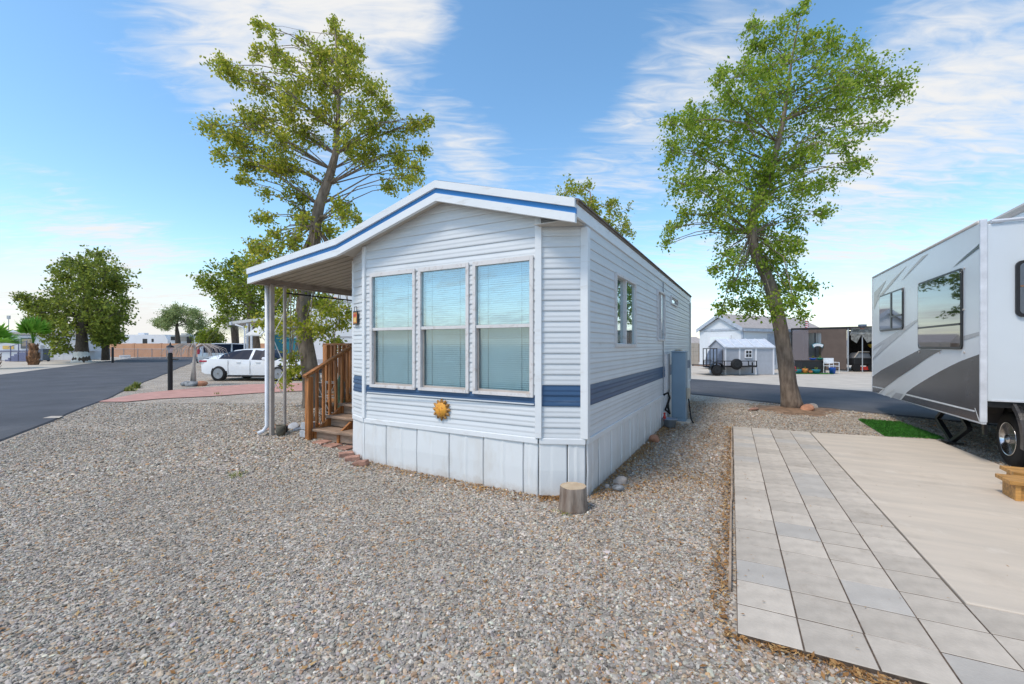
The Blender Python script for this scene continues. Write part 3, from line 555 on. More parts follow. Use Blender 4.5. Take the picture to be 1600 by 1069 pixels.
MB().prism([(-.03, .03), (-.03, 9.15), (-3.42, 9.15), (-3.42, .03), (-3.04, -.125), (-.47, -.165)], 'xy', -.05, .55).build('foundation', 'room_dark', home)
# windows
def front_window(u0, u1):
    va, vb_ = vb(u0), vb(u1); w = MB()
    def bar(x0, x1, z0, z1, out0, out1, m): return m.add([(x0, vb(x0) - out1, z0), (x1, vb(x1) - out1, z0), (x1, vb(x1) - out0, z0), (x0, vb(x0) - out0, z0), (x0, vb(x0) - out1, z1), (x1, vb(x1) - out1, z1), (x1, vb(x1) - out0, z1), (x0, vb(x0) - out0, z1)],
                     [(3, 2, 1, 0), (4, 5, 6, 7), (0, 1, 5, 4), (1, 2, 6, 5), (2, 3, 7, 6), (3, 0, 4, 7)])
    win = MB(); bar(u0, u0 + .04, WZ0, WZ1, -.05, .03, win); bar(u1 - .04, u1, WZ0, WZ1, -.05, .03, win); bar(u0 + .0401, u1 - .0401, WZ1 - .05, WZ1, -.05, .032, win); bar(u0 + .0401, u1 - .0401, WZ0, WZ0 + .035, -.05, .034, win)
    wo = win.build('window', 'frame_white', home)
    m = MB(); bar(u0 + .0402, u1 - .0402, WZM - .018, WZM + .018, -.03, .018, m); m.build('meeting_rail', 'frame_white', wo)
    m = MB()
    for x in (u0 + .0402, u1 - .0402 - .022): bar(x, x + .022, WZ0 + .036, WZM - .019, -.04, -.012, m)
    bar(u0 + .0625, u1 - .0625, WZ0 + .036, WZ0 + .058, -.04, -.0125, m); m.build('lower_sash', 'post_tan', wo)  # tan of the sash bars carries the recess's brown inner shadow
    m = MB(); bar(u0 + .041, u1 - .041, WZM + .019, WZ1 - .051, -.004, .0, m); m.build('upper_pane', 'glass_clear', wo)
    m = MB(); bar(u0 + .0625, u1 - .0625, WZ0 + .0585, WZM - .019, -.028, -.024, m); m.build('lower_pane', 'glass_screened', wo)
    V = []; F = []; z = WZ0 + .05; k = 0
    while z < WZ1 - .03:                                                        # venetian slats
        j = random.uniform(-.0015, .0015); x0, x1 = u0 + .05, u1 - .05
        V += [(x0, vb(x0) + .048, z + j), (x1, vb(x1) + .048, z + j), (x1, vb(x1) + .066, z + .0245 + j), (x0, vb(x0) + .066, z + .0245 + j)]; F.append((4 * k, 4 * k + 1, 4 * k + 2, 4 * k + 3)); k += 1; z += .0235
    b = MB().add(V, F).build('blind', 'blind', wo); b['kind'] = 'stuff'
    m = MB()
    for t in (.22, .78): x = u0 + (u1 - u0) * t; m.beam((x, vb(x) + .044, WZ0 + .05), (x, vb(x) + .044, WZ1 - .06), .004, .002)
    m.build('blind_cord', 'screen_dark', wo)
for w in WIN: front_window(*w)
def side_window(v0, v1, z0, z1, split, inner):
    m = MB(); f = .035
    m.box(-.06, .035, v0, v0 + f, z0, z1); m.box(-.06, .035, v1 - f, v1, z0, z1); m.box(-.06, .0352, v0 + f, v1 - f, z1 - f, z1); m.box(-.06, .0352, v0 + f, v1 - f, z0, z0 + f)
    wo = m.build('window', 'frame_white', home)
    if split:
        vm = (v0 + v1) / 2; MB().box(-.03, .02, vm - .02, vm + .02, z0 + f, z1 - f).build('mullion', 'frame_white', wo)
        MB().box(-.024, -.020, v0 + f, vm - .02, z0 + f, z1 - f).build('pane', 'glass_side', wo); MB().box(0, .004, vm + .02, v1 - f, z0 + f, z1 - f).build('pane', 'glass_side', wo)
    else: MB().box(-.012, -.008, v0 + f, v1 - f, z0 + f, z1 - f).build('pane', 'glass_side', wo)
    MB().box(-.09, -.07, v0 + .02, v1 - .02, z0 + .02, z1 - .02).build('curtain', inner, wo)
side_window(1.09, 2.21, 1.58, 2.53, True, 'curtain'); side_window(4.02, 4.80, 1.685, 2.64, True, 'screen_dark'); side_window(5.60, 6.62, 2.50, 2.69, False, 'curtain')
o = MB().box(-.02, .034, 4.86, 5.34, .625, 1.43).build('access_door', 'frame_white', home, bevel=.008); MB().box(.034, .04, 4.9, 5.30, .68, 1.39).build('door_panel', 'trim_white', o)
# roof, edge boards and porch cover
T = .235
RB = [(0.03, 2.83), (-1.70, 3.30), (-3.385, 2.83)]
mb = MB(); mb.prism([(-.012, 2.865), (-1.70, 3.318), (-3.40, 2.842), (-3.40, 3.0), (-1.70, 3.50), (-.012, 3.01)], 'xz', -.31, 9.28); roof = mb.build('roof', 'soffit', home)
mb = MB(); mb.prism([(.045, 3.015), (-1.70, 3.508), (-3.40, 3.012), (-3.40, 3.03), (-1.70, 3.530), (.045, 3.035)], 'xz', -.33, 9.32); mb.build('roof_cover', 'roof_dark', roof)
MB().prism([(-3.401, 2.846), (-3.401, 3.02), (-5.37, 2.77), (-5.37, 2.74), (-3.42, 2.98)], 'xz', -.31, 6.5).build('porch_cover', 'roof_white', roof)
# corrugated porch ceiling: pans running out from the wall
V = []; F = []; vs_ = []; v = -.30
prof = ((0, 0), (.105, 0), (.112, .026), (.138, .026), (.145, 0))
while v < 6.3:
    for dv, dz in prof[:-1]: vs_.append((v + dv, dz))
    v += .145
for vv, dz in vs_:
    for u_, z_ in ((-3.405, 2.832), (-5.36, 2.606)): V.append((u_, vv, z_ + dz + (.05 if u_ > -4 else .05)))
F = [(2 * i, 2 * i + 1, 2 * i + 3, 2 * i + 2) for i in range(len(vs_) - 1)]
MB().add(V, F).build('ceiling_pan', 'awning_pan_shaded', roof)
SEG = [((.012, 2.80), (-1.70, 3.281)), ((-1.70, 3.281), (-3.385, 2.805)), ((-3.385, 2.805), (-5.42, 2.565))]
for (a, b) in SEG:
    for f0, f1, vo, m in ((.63, 1.0, -.372, 'trim_white'), (.38, .63, -.345, 'fascia_blue'), (0, .38, -.360, 'trim_white')):
        P = [(a[0], a[1] + T * f0), (b[0], b[1] + T * f0), (b[0], b[1] + T * f1), (a[0], a[1] + T * f1)]
        MB().prism(P, 'xz', vo, -.312).build('fascia_board', m, home)
MB().box(-.03, .022, -.311, 9.27, 2.862, 3.012).build('side_fascia', 'trim_white', home); MB().box(.0225, .034, -.33, 9.29, 2.985, 3.018).build('drip_edge', 'roof_dark', home)
MB().prism([(-.02, -.31), (.0, -.02), (-.42, -.215), (-.46, -.31)], 'xy', 2.845, 2.853).build('soffit', 'soffit', home)
g = MB().box(-5.46, -5.37, -.311, 6.5, 2.575, 2.70).build('gutter', 'gutter', home, bevel=.006)
MB().box(-5.37, -5.30, -.30, 6.45, 2.60, 2.665).build('porch_beam', 'gutter', home)
gz = .14
mb = MB(); mb.tube([(-5.43, -.035, 2.58), (-5.43, -.035, gz + .14), (-5.45, -.08, gz + .06), (-5.49, -.15, gz + .03)], .031, 10); mb.build('downspout', 'post_white', home, smooth=True)
MB().box(-5.405, -5.345, -.02, .045, gz - .1, 2.60).build('porch_post', 'post_tan', home, bevel=.006)
o = MB().box(-5.395, -5.355, .22, .26, gz - .1, 2.60).build('porch_post', 'post_tan', home, bevel=.004); MB().box(-5.41, -5.34, .205, .275, gz - .05, gz + .09).build('foot', 'black_metal', o)
for v in (3.4, 6.2): MB().box(-5.41, -5.33, v, v + .08, -.05, 2.60).build('porch_post', 'post_tan', home)
MB().tube([(-5.35, .26, 2.478), (-5.35, 3.4, 2.478)], .013, 8).build('hanging_rod', 'black_metal', home)
MB().tube([(-.4, 5.5, 3.0), (-.4, 5.5, 3.30)], .05, 10).build('roof_vent', 'roof_dark', home)

# sun plaque on the front
sb = (-1.73, vb(-1.73) - .022, .83); sun_p = thing_h('sun_plaque', sb, 'golden ceramic sun with a face hung below the front windows', 'wall plaque')
def disc_pts(r, n, out, ph=0): return [(sb[0] + r * math.cos(2 * math.pi * i / n + ph), sb[1] - out, sb[2] + r * math.sin(2 * math.pi * i / n + ph)) for i in range(n)]
rings = [(.088, .012), (.086, .022), (.072, .034), (.045, .042), (.02, .045)]; V = []; F = []
for r, o_ in rings: V += disc_pts(r, 20, o_)
for i in range(len(rings) - 1): F += [(i * 20 + k, i * 20 + (k + 1) % 20, (i + 1) * 20 + (k + 1) % 20, (i + 1) * 20 + k) for k in range(20)]
F += [tuple(range(80, 100)), tuple(range(20))[::-1]]; face = MB().add(V, F).build('face', 'sun_face', sun_p, smooth=True)
for i in range(12):
    a = 2 * math.pi * i / 12 + math.pi / 2; L = .142 if i % 2 == 0 else .132; c, s_ = math.cos(a), math.sin(a); P = lambda r, t, o_: (sb[0] + r * c - t * s_, sb[1] - o_, sb[2] + r * s_ + t * c)
    MB().add([P(.07, -.024, .004), P(.07, .024, .004), P(.112, .021, .004), P(L, 0, .004), P(.112, -.021, .004), P(.08, 0, .03), P(L - .022, 0, .022)], [(0, 1, 2, 3, 4), (0, 4, 6, 5), (4, 3, 6), (3, 2, 6), (2, 1, 5, 6), (1, 0, 5)]).build('ray', 'sun_ray', sun_p)
S3 = lambda x, z, o_: (sb[0] + x, sb[1] - o_, sb[2] + z)
MB().add([S3(-.012, -.015, .04), S3(.012, -.015, .04), S3(0, .035, .04), S3(0, -.012, .062)], [(0, 1, 3), (1, 2, 3), (2, 0, 3)]).build('nose', 'sun_face', face)
for x in (-.032, .032): MB().add([S3(x - .016, .022, .042), S3(x, .031, .046), S3(x + .016, .022, .042), S3(x, .015, .047)], [(0, 1, 2, 3)]).build('eye', 'sun_red', face); MB().add([S3(x - .016, -.022, .038), S3(x, -.008, .045), S3(x + .014, -.022, .04), S3(x, -.034, .041)], [(0, 1, 2, 3)]).build('cheek', 'sun_red', face)
MB().add([S3(-.028, -.038, .04), S3(0, -.032, .049), S3(.028, -.038, .04), S3(0, -.050, .046)], [(0, 1, 2, 3)]).build('mouth', 'sun_red', face)
# small framed sign on the left return
d_ = (Vector((*BL, 0)) - Vector((*LC, 0))).normalized(); n_ = Vector((d_.y, -d_.x, 0)); c_ = Vector((*LC, 0)) + d_ * .17 + n_ * .03
ws = thing_h('wall_sign', (c_.x, c_.y, 1.98), 'small orange sign in black frame hung on the white wall beside the porch', 'sign')
def sgn(x0, x1, z0, z1, o0, o1, nm, m): 
    P = [c_ + d_ * x + n_ * o_ + Vector((0, 0, 1.98 + z)) for z in (z0, z1) for x, o_ in ((x0, o0), (x1, o0), (x1, o1), (x0, o1))]
    return MB().add(P, [(3, 2, 1, 0), (4, 5, 6, 7), (0, 1, 5, 4), (1, 2, 6, 5), (2, 3, 7, 6), (3, 0, 4, 7)]).build(nm, m, ws)
sgn(-.085, .085, -.095, .095, 0, .012, 'frame', 'black_metal'); sgn(-.066, .066, -.076, .076, .012, .016, 'plate', 'sign_orange'); sgn(-.05, .05, .02, .05, .0162, .018, 'lettering', 'sign_red'); sgn(-.05, .05, -.06, 0.0, .0162, .0175, 'picture', 'sign_yellow')
sgn(-.05, -.044, .095, .15, .004, .01, 'hook', 'black_metal'); sgn(.044, .05, .095, .15, .004, .01, 'hook', 'black_metal'); sgn(-.05, .05, .15, .157, .004, .01, 'hook', 'black_metal')

# ------------------------------------------------------------------ wooden porch steps
st = thing_h('porch_steps', (-4.0, .6, .1), 'stained wooden porch steps with slatted railings beside the home', 'steps')
UO, UI, TG = -4.62, -3.52, .28
for k, (v0, z) in enumerate(((.16, .275), (.43, .445), (.69, .615))):
    MB().box(UO - .02, UI, v0, v0 + .30, z - .038, z).build('tread', 'wood_weathered', st, bevel=.005)
    MB().box(UO + .06, UI, v0 + .07, v0 + .10, z - .17, z - .04).build('riser', 'wood_weathered', st)
MB().box(-5.36, UI, .97, 2.2, .735, .775).build('landing', 'wood_weathered', st)
MB().box(-4.6, UI, .99, 1.02, .45, .734).build('riser', 'wood_weathered', st)
for u_ in (UO + .03, -4.05, -3.6): MB().prism([(.20, .0), (1.0, .0), (1.0, .70), (.72, .57), (.46, .40), (.20, .235)], 'yz', u_, u_ + .04).build('stringer', 'wood_red', st)
ra, rb_ = Vector((UO, .06, 1.105)), Vector((UO, 1.06, 1.612))
MB().beam(ra, rb_, .09, .045).build('handrail', 'wood_red_flat', st, bevel=.006)
MB().box(UO - .045, UO + .045, .10, .19, .06, 1.10).build('newel_post', 'wood_red', st, bevel=.005)
MB().box(UO - .045, UO + .045, .98, 1.07, .06, 1.56).build('newel_post', 'wood_red', st, bevel=.005)
for v in np.linspace(.29, .90, 6):
    zt = ra.z + (v - ra.y) * (rb_.z - ra.z) / (rb_.y - ra.y); MB().box(UO - .018, UO + .018, v - .018, v + .018, .245 + .17 * max(0, (v - .16) // .265) , zt - .02).build('baluster', 'wood_red', st)
# deck rails: the short front run left of the stair head, and the outer side
MB().box(-5.37, -5.26, .98, 1.08, .0, 1.60).build('newel_post', 'wood_red', st, bevel=.005); MB().box(-5.36, -5.27, 2.1, 2.19, .0, 1.60).build('newel_post', 'wood_red', st)
MB().box(-5.38, UO - .046, .985, 1.075, 1.601, 1.635).build('handrail', 'wood_red_flat', st, bevel=.004); MB().box(-5.36, -5.28, 1.076, 2.2, 1.601, 1.635).build('handrail', 'wood_red_flat', st)
for u_ in np.arange(-5.18, UO - .06, .10): MB().box(u_ - .018, u_ + .018, 1.01, 1.045, .70, 1.60).build('baluster', 'wood_red', st)
for v in np.arange(1.2, 2.08, .12): MB().box(-5.335, -5.30, v - .018, v + .018, .70, 1.60).build('baluster', 'wood_red', st)
MB().box(-5.36, UO - .05, .985, 1.02, .56, .734).build('rim_board', 'wood_red_flat', st)

# ------------------------------------------------------------------ travel trailer on the right
rv = thing_h('travel_trailer', (4.5, 4.0, 0), 'white travel trailer with charcoal swoosh graphics and its slide-out extended', 'travel trailer')
US, VN, VF = 4.15, 3.47, 9.1
mb = MB(); mb.box(4.62, 7.05, -2.5, 9.35, .80, 3.36); body = mb.build('body', 'rv_white', rv, bevel=.05)
MB().tube([(4.62, -2.4, 3.38), (4.62, 9.3, 3.38)], .05, 8).build('roof_edge', 'rv_tan', body)
slide = MB().box(US + .05, 4.615, VN + .012, VF - .01, .875, 3.165).build('slide_out', 'rv_white_shaded', rv, bevel=.01)
MB().prism([(VN, .575), (VF, .465), (VF, 3.215), (VN, 3.19)], 'yz', US, US + .05).build('slide_face', 'rv_white', slide, bevel=.006)
MB().box(US - .012, US + .055, VN - .010, VN + .03, .60, 3.23).build('corner_trim', 'rv_trim', slide, bevel=.008); MB().box(US - .01, US + .06, VF - .02, VF + .012, .47, 3.21).build('corner_trim', 'rv_trim', slide, bevel=.008)
MB().tube([(US + .02, VN + .12, 3.215), (US + .02, VF, 3.24)], .03, 8).build('awning_roll', 'rv_tan', slide, smooth=True); MB().tube([(US + .09, VN, 3.19), (4.62, VN, 3.19)], .022, 8).build('end_trim', 'rv_trim', slide)
MB().box(US + .05, 4.62, VN + .03, VF, .80, .874).build('floor_band', 'rv_black', slide); MB().box(4.25, 4.615, VN, VN + .011, .88, .90).build('end_trim', 'rv_trim', slide)  # black band along the underside of the slide-out floor
def graphic(pts, m, nm='graphic', d=.004):                       # vinyl graphics on the slide-out's face
    P = [side(x, y, US - d) for x, y in pts]; P = [(min(max(v, VN + .02), VF - .01), z) for v, z in P]
    n = len(P); MB().add([(US - d, v, z) for v, z in P], [tuple(range(n))]).build(nm, m, slide)
z6 = lambda *p: [(1340 + x * .2059, 480 + y * .2059) for x, y in p]; z5 = lambda *p: [(1340 + x * .1684, 320 + y * .1684) for x, y in p]
graphic(z6((935, 355), (860, 380), (780, 410), (700, 448), (620, 490), (550, 530), (480, 572), (420, 610), (375, 645), (335, 690), (326, 702), (930, 872)), 'rv_grey')
graphic(z6((104, 525), (180, 478), (250, 440), (360, 380), (480, 318), (640, 326), (580, 355), (520, 392), (420, 462), (300, 540), (200, 615), (160, 652), (104, 638)), 'rv_grey')
graphic(z6((120, 300), (300, 185), (470, 80), (465, 98), (350, 190), (200, 320), (116, 400), (116, 385), (200, 270), (116, 330)), 'rv_silver')
graphic(z6((805, 218), (943, 184), (943, 210), (805, 252)), 'rv_silver')
graphic(z5((1165, 335), (1165, 388), (1105, 418), (1000, 500), (880, 585), (990, 480), (1105, 385)), 'rv_grey')
graphic(z5((600, 480), (660, 450), (540, 570), (400, 715), (490, 600)), 'rv_tan'); graphic(z5((152, 815), (265, 700), (180, 868), (330, 690), (460, 562), (330, 720), (180, 900), (152, 975)), 'rv_tan')
graphic(z6((365, 656), (890, 784), (888, 796), (362, 667)), 'mark_white', d=.007); graphic(z6((104, 595), (200, 615), (198, 622), (104, 603)), 'mark_white', d=.007)
for q in (((200, 615), (210, 615), (165, 657), (152, 657)), ((275, 622), (285, 626), (205, 672), (194, 670)), ((265, 650), (274, 650), (256, 690), (247, 688)), ((355, 660), (365, 664), (328, 706), (318, 703))): graphic(z6(*q), 'mark_white', d=.007)
graphic(z6((290, 648), (345, 660), (318, 700), (262, 686)), 'rv_silver', d=.0055); graphic(z6((886, 765), (893, 765), (928, 862), (921, 866)), 'mark_white', d=.007)
def rounded(v0, v1, z0, z1, r, n=5):
    P = []
    for cv, cz, a0 in ((v1 - r, z1 - r, 0), (v0 + r, z1 - r, 90), (v0 + r, z0 + r, 180), (v1 - r, z0 + r, 270)):
        for k in range(n + 1): a = R(a0 + 90 * k / n); P.append((cv + r * math.cos(a), cz + r * math.sin(a)))
    return P
def rv_window(v0, v1, z0, z1, bars, r=.07, parent=None, end=False):
    d = US if not end else VN; pl = 'yz' if not end else 'xz'
    f = MB().prism(rounded(v0, v1, z0, z1, r), pl, d - .022, d + (-.003 if not end else .01)).build('window', 'rv_black', slide, bevel=.006)
    MB().prism(rounded(v0 + .035, v1 - .035, z0 + .035, z1 - .035, r * .7), pl, d - .026, d - .0225).build('pane', 'glass_tinted', f)
    for (a, b, c, e) in bars: MB().prism([(a, c), (b, c), (b, e), (a, e)], pl, d - .034, d - .0265).build('mullion', 'rv_black' if not end else 'brown_wood', f)
rv_window(4.0, 5.80, 1.54, 2.69, [(4.04, 5.76, 1.885, 1.915)]); rv_window(6.66, 8.37, 1.91, 2.72, [(7.35, 7.45, 1.95, 2.69), (6.7, 7.35, 2.18, 2.21)]); rv_window(4.455, 4.95, 1.955, 2.665, [(4.49, 4.9, 2.33, 2.35), (4.56, 4.575, 1.99, 2.63)], end=True)
for px, py in ((1392, 467.5), (1411, 450), (1436, 443), (1506, 419.5), (1505, 484), (1436, 550), (1468, 551), (1506, 551), (1412, 515)):
    v, z = side(px, py, US - .01); MB().lathe([(.016, 0), (.012, .012)], (US - .014, v, z), 'x', 8).build('clip', 'rv_tan', slide)
# lower skirt with wheel arch, wheels, scissor jack
WC = (3.78, .36)
arch = [(WC[0] + .47 * math.cos(R(a)), WC[1] + .05 + .47 * math.sin(R(a))) for a in range(180, -1, -15)]
sk = [(6.6, .80), (6.6, .50)] + [(p[0], max(.5, p[1])) for p in arch[::-1]] + [(2.95, .5), (2.95 - .2, .80)]
MB().prism(sk, 'yz', 4.47, 4.60).build('lower_skirt', 'rv_grey', rv)
fl = MB(); prev = None
rin, rout = .47, .54; V = []; F = []
for i, a in enumerate(range(-10, 191, 10)):
    for r_, u_ in ((rin, 4.44), (rout, 4.44), (rout, 4.475), (rin, 4.475)): V.append((u_, WC[0] + r_ * math.cos(R(a)), WC[1] + .05 + r_ * math.sin(R(a))))
for i in range(20):
    for k in range(4): F.append((i * 4 + k, i * 4 + (k + 1) % 4, i * 4 + 4 + (k + 1) % 4, i * 4 + 4 + k))
MB().add(V, F + [(0, 1, 2, 3), (80, 81, 82, 83)]).build('fender', 'rv_grey', rv)
MB().box(4.62, 6.9, -2.4, 9.2, .62, .80).build('chassis', 'rv_black', rv)
def rv_wheel(v):
    c = (4.62, v, .365); tyre = MB().lathe([(.22, -.115), (.31, -.115), (.350, -.095), (.365, -.05), (.365, .06), (.34, .1), (.22, .11)], c, 'x', 40).build('tyre', 'rubber', rv, smooth=True)
    rim = MB().lathe([(.225, -.118), (.212, -.124), (.20, -.10), (.17, -.05), (.165, -.035), (.10, -.062), (.06, -.075), (.055, -.13), (.0, -.135)], c, 'x', 32).build('rim', 'chrome', rv, smooth=True)
    for k in range(8): a = 2 * math.pi * k / 8; MB().lathe([(.026, 0), (.026, .004)], (c[0] - .056, v + .134 * math.cos(a), c[2] + .134 * math.sin(a)), 'x', 8).build('hole', 'rv_black', rim)
rv_wheel(3.78); rv_wheel(2.92)
ju, jv = 4.66, 6.02; mb = MB()
jc = side(1488, 680, 4.40)[0]; L_, M_, R_, Tp = (4.40, jc + .62, .33), (4.40, jc, .05), (4.40, jc - .62, .36), (4.40, jc, .64)
for a, b in ((L_, M_), (M_, R_), (R_, (4.40, jc - .1, .64)), (L_, (4.40, jc + .1, .64))): mb.beam(a, b, .05, .06, (1, 0, 0))
mb.beam(L_, R_, .012, .012); mb.box(4.30, 4.50, jc - .12, jc + .12, .02, .05); mb.box(4.34, 4.46, jc - .15, jc + .15, .60, .66); mb.build('scissor_jack', 'black_metal', rv)
MB().tube([(4.5, 6.9, .62), (4.5, 6.8, .50), (4.5, 6.6, .47), (4.5, 6.5, .58), (4.5, 6.62, .62)], .015, 6).build('cable', 'rv_black', rv); MB().box(4.45, 4.58, 6.75, 7.0, .5, .62).build('valve_box', 'rv_black', rv)

# wooden entry steps beside the trailer
ws2 = thing_h('wooden_step', (4.2, 1.95, 0), 'small honey-coloured wooden step standing on the concrete pad', 'step')
for v0, z, ua in ((1.86, .235, 3.81), (2.24, .25, 3.98)):
    MB().box(ua, 4.7, v0, v0 + .30, z - .04, z).build('tread', 'wood_pine', ws2, bevel=.004)
    for u_ in (ua + .05, 4.6): MB().box(u_, u_ + .04, v0 + .02, v0 + .28, .035, z - .041).build('side_board', 'wood_pine', ws2)
    MB().box(ua + .091, 4.599, v0 + .04, v0 + .08, .035, z - .05).build('riser', 'wood_pine', ws2)
# artificial turf mat
gm = thing_h('grass_mat', (3.9, 6.3, 0), 'rectangle of bright green artificial turf lying on the gravel', 'turf mat')
MB().prism([(3.56, 7.30), (4.24, 7.28), (4.42, 5.60), (3.60, 5.43)], 'xy', .004, .022).build('backing', 'turf', gm)
m_ = 9000; P = np.stack([RNG.uniform(3.56, 4.42, m_), RNG.uniform(5.44, 7.30, m_)], -1); k = in_poly(P[:, 0], P[:, 1], [(3.56, 7.30), (4.24, 7.28), (4.42, 5.60), (3.60, 5.43)]); P = P[k]; m_ = len(P)
a = RNG.uniform(0, 6.28, m_); h = RNG.uniform(.02, .04, m_); w_ = .006; d = np.stack([np.cos(a), np.sin(a)], -1); lean = RNG.normal(0, .014, (m_, 2)); z0 = np.full((m_, 1), .02)
V = np.stack([np.concatenate([P - d * w_, z0], 1), np.concatenate([P + d * w_, z0], 1), np.concatenate([P + lean, z0 + h[:, None]], 1)], 1).reshape(-1, 3)
o = np_mesh('pile', V, np.arange(3 * m_).reshape(-1, 3), 'turf', gm, (3.9, 6.3, 0)); o['kind'] = 'stuff'

# ------------------------------------------------------------------ small things beside the home
def rock(name, u, v, r, m, label, sx=1, sy=1, sz=.7, z=0, group=None):
    bm = bmesh.new(); bmesh.ops.create_icosphere(bm, subdivisions=3, radius=1); ph = [random.uniform(0, 6) for _ in range(6)]
    for q in bm.verts:
        c = q.co; q.co = Vector((c.x * sx, c.y * sy, c.z * sz)) * r * (1 + .12 * math.sin(2.3 * c.x + ph[0]) * math.cos(2.1 * c.y + ph[1]) + .08 * math.sin(3.7 * c.z + ph[2] + 2 * c.x))
    me = bpy.data.meshes.new(name); bm.to_mesh(me); bm.free(); me.materials.append(MAT[m]); me.polygons.foreach_set('use_smooth', [True] * len(me.polygons))
    o = bpy.data.objects.new(name, me); COL.objects.link(o); p = W(u, v); o.location = (p.x, p.y, float(rise(p.x, p.y)) + r * sz * .65 + z); o.rotation_euler = (random.uniform(-.2, .2), random.uniform(-.2, .2), random.uniform(0, 6)); return tag(o, label, 'rock', group)
rock('rock', .20, .62, .075, 'rock_tan', 'smooth pale tan rock beside the skirting behind the stump', 1.1, .8, .7); rock('rock', .24, .38, .06, 'rock_grey', 'speckled grey rock lying next to the pale tan rock', 1.1, .9, .7); rock('rock', .14, 3.05, .085, 'rock_orange', 'orange-brown rock against the skirting short of the grey tub', 1, .9, .9); rock('rock', .1, .42, .035, 'rock_tan', 'pebble-sized tan rock at the foot of the skirting by the stump')
# stump
sp0 = (-.005, -.36); stp = thing_h('tree_stump', sp0, 'sawn grey tree stump standing at the corner of the home', 'tree stump')
prof = []; V = []; F = []; n = 26; rr = [1 + random.uniform(-.05, .05) for _ in range(n)]
hs_ = [(-.03, .150), (.02, .142), (.08, .132), (.15, .128), (.215, .127), (.226, .123)]
for h, r in hs_:
    for k in range(n): a = 2 * math.pi * k / n; q = r * rr[k] * (1 + .02 * math.sin(9 * a)); V.append((sp0[0] + q * math.cos(a), sp0[1] + q * math.sin(a), h))
for i in range(len(hs_) - 1): F += [(i * n + k, i * n + (k + 1) % n, (i + 1) * n + (k + 1) % n, (i + 1) * n + k) for k in range(n)]
MB().add(V, F + [tuple(range(n))[::-1]]).build('bark', 'stump_bark', stp, smooth=True)
MB().add([(p[0], p[1], .227) for p in V[-n:]], [tuple(range(n))]).build('cut_face', 'stump_cut', stp)
# bricks at the left front corner
for i, (px, py, rz, lb) in enumerate(((541, 714, .5, 'weathered red brick farthest from the skirting corner'), (551, 719.5, .25, 'weathered red brick between two others by the skirting'), (564, 726, -.15, 'weathered red brick touching the skirting corner'))):
    p = gp(px, py, .04); mb = MB(); mb.box(-.095, .095, -.05, .05, -.02, .05); o = mb.build('brick', 'brick_red', None, bevel=.008); o.location = (p.x, p.y, float(rise(p.x, p.y)) + .01); o.rotation_euler = (.06, -.08 * i, rz); tag(o, lb, 'brick', 'bricks by the skirting')
# electric cabinet, meter, tub and hose
cab = thing_h('utility_cabinet', (.25, 5.2, 0), 'tall blue-grey metal utility cabinet standing by the home', 'cabinet')
MB().box(.10, .375, 5.10, 5.42, .04, 1.45).build('body', 'cabinet_blue', cab, bevel=.01); MB().box(.125, .35, 5.088, 5.099, .12, 1.40).build('door', 'cabinet_blue', cab, bevel=.003); MB().box(.08, .46, 5.06, 5.46, 0, .04).build('base', 'concrete', cab); MB().box(.09, .385, 5.09, 5.43, 1.45, 1.475).build('lid', 'cabinet_blue', cab, bevel=.005)
MB().box(.376, .44, 5.2, 5.36, .5, .72).build('meter', 'tan_plastic', cab, bevel=.01); MB().tube([(.41, 5.28, .5), (.44, 5.27, .25), (.47, 5.2, .08), (.52, 5.1, .03)], .014, 6).build('cable', 'rubber', cab)
tub = thing_h('wash_tub', (.16, 4.5, 0), 'small round grey plastic tub by the utility cabinet', 'tub')
MB().lathe([(.10, .01), (.125, .16), (.14, .165), (.14, .18), (.128, .18), (.115, .1), (.0, .05)], (.16, 4.5, 0), 'z', 22).build('bowl', 'tub_grey', tub, smooth=True); MB().lathe([(.022, .14), (.03, .2), (.012, .26), (.03, .28), (.0, .3)], (.07, 4.44, 0), 'z', 10).build('valve', 'red_plastic', tub)
hose = MB().tube([(.03, 4.6, .62), (.10, 4.66, .66), (.13, 4.68, .56), (.09, 4.64, .42), (.05, 4.66, .32), (.12, 4.75, .24), (.08, 4.8, .35), (.06, 4.9, .4)], .022, 8); single_h(hose, 'sewer_hose', 'rubber', (.05, 4.7, 0), 'black hose looping from the wall behind the grey tub', 'hose', smooth=True)
ac = thing_h('wall_box', (.1, 6.3, 0), 'small tan meter box on the side wall beyond the cabinet', 'meter box'); MB().box(.02, .14, 6.2, 6.5, .95, 1.5).build('box', 'tan_plastic', ac, bevel=.01); MB().tube([(.08, 6.35, .95), (.09, 6.35, .1)], .02, 8).build('conduit', 'steel_grey', ac)
# white cord between the porch posts
pts = [(-5.37, .30, 2.4), (-5.42, .22, 2.05), (-5.5, .1, 1.75), (-5.42, .2, 1.4), (-5.39, .26, 1.2), (-5.5, .05, .75), (-5.45, .12, .95), (-5.39, .28, .72), (-5.43, .22, .5), (-5.5, .1, .45), (-5.47, .14, .6)]
single_h(MB().tube(pts, .007, 6), 'cord', 'white_metal', (-5.4, .2, .14), 'thin white cord looped between the two porch posts', 'cord')
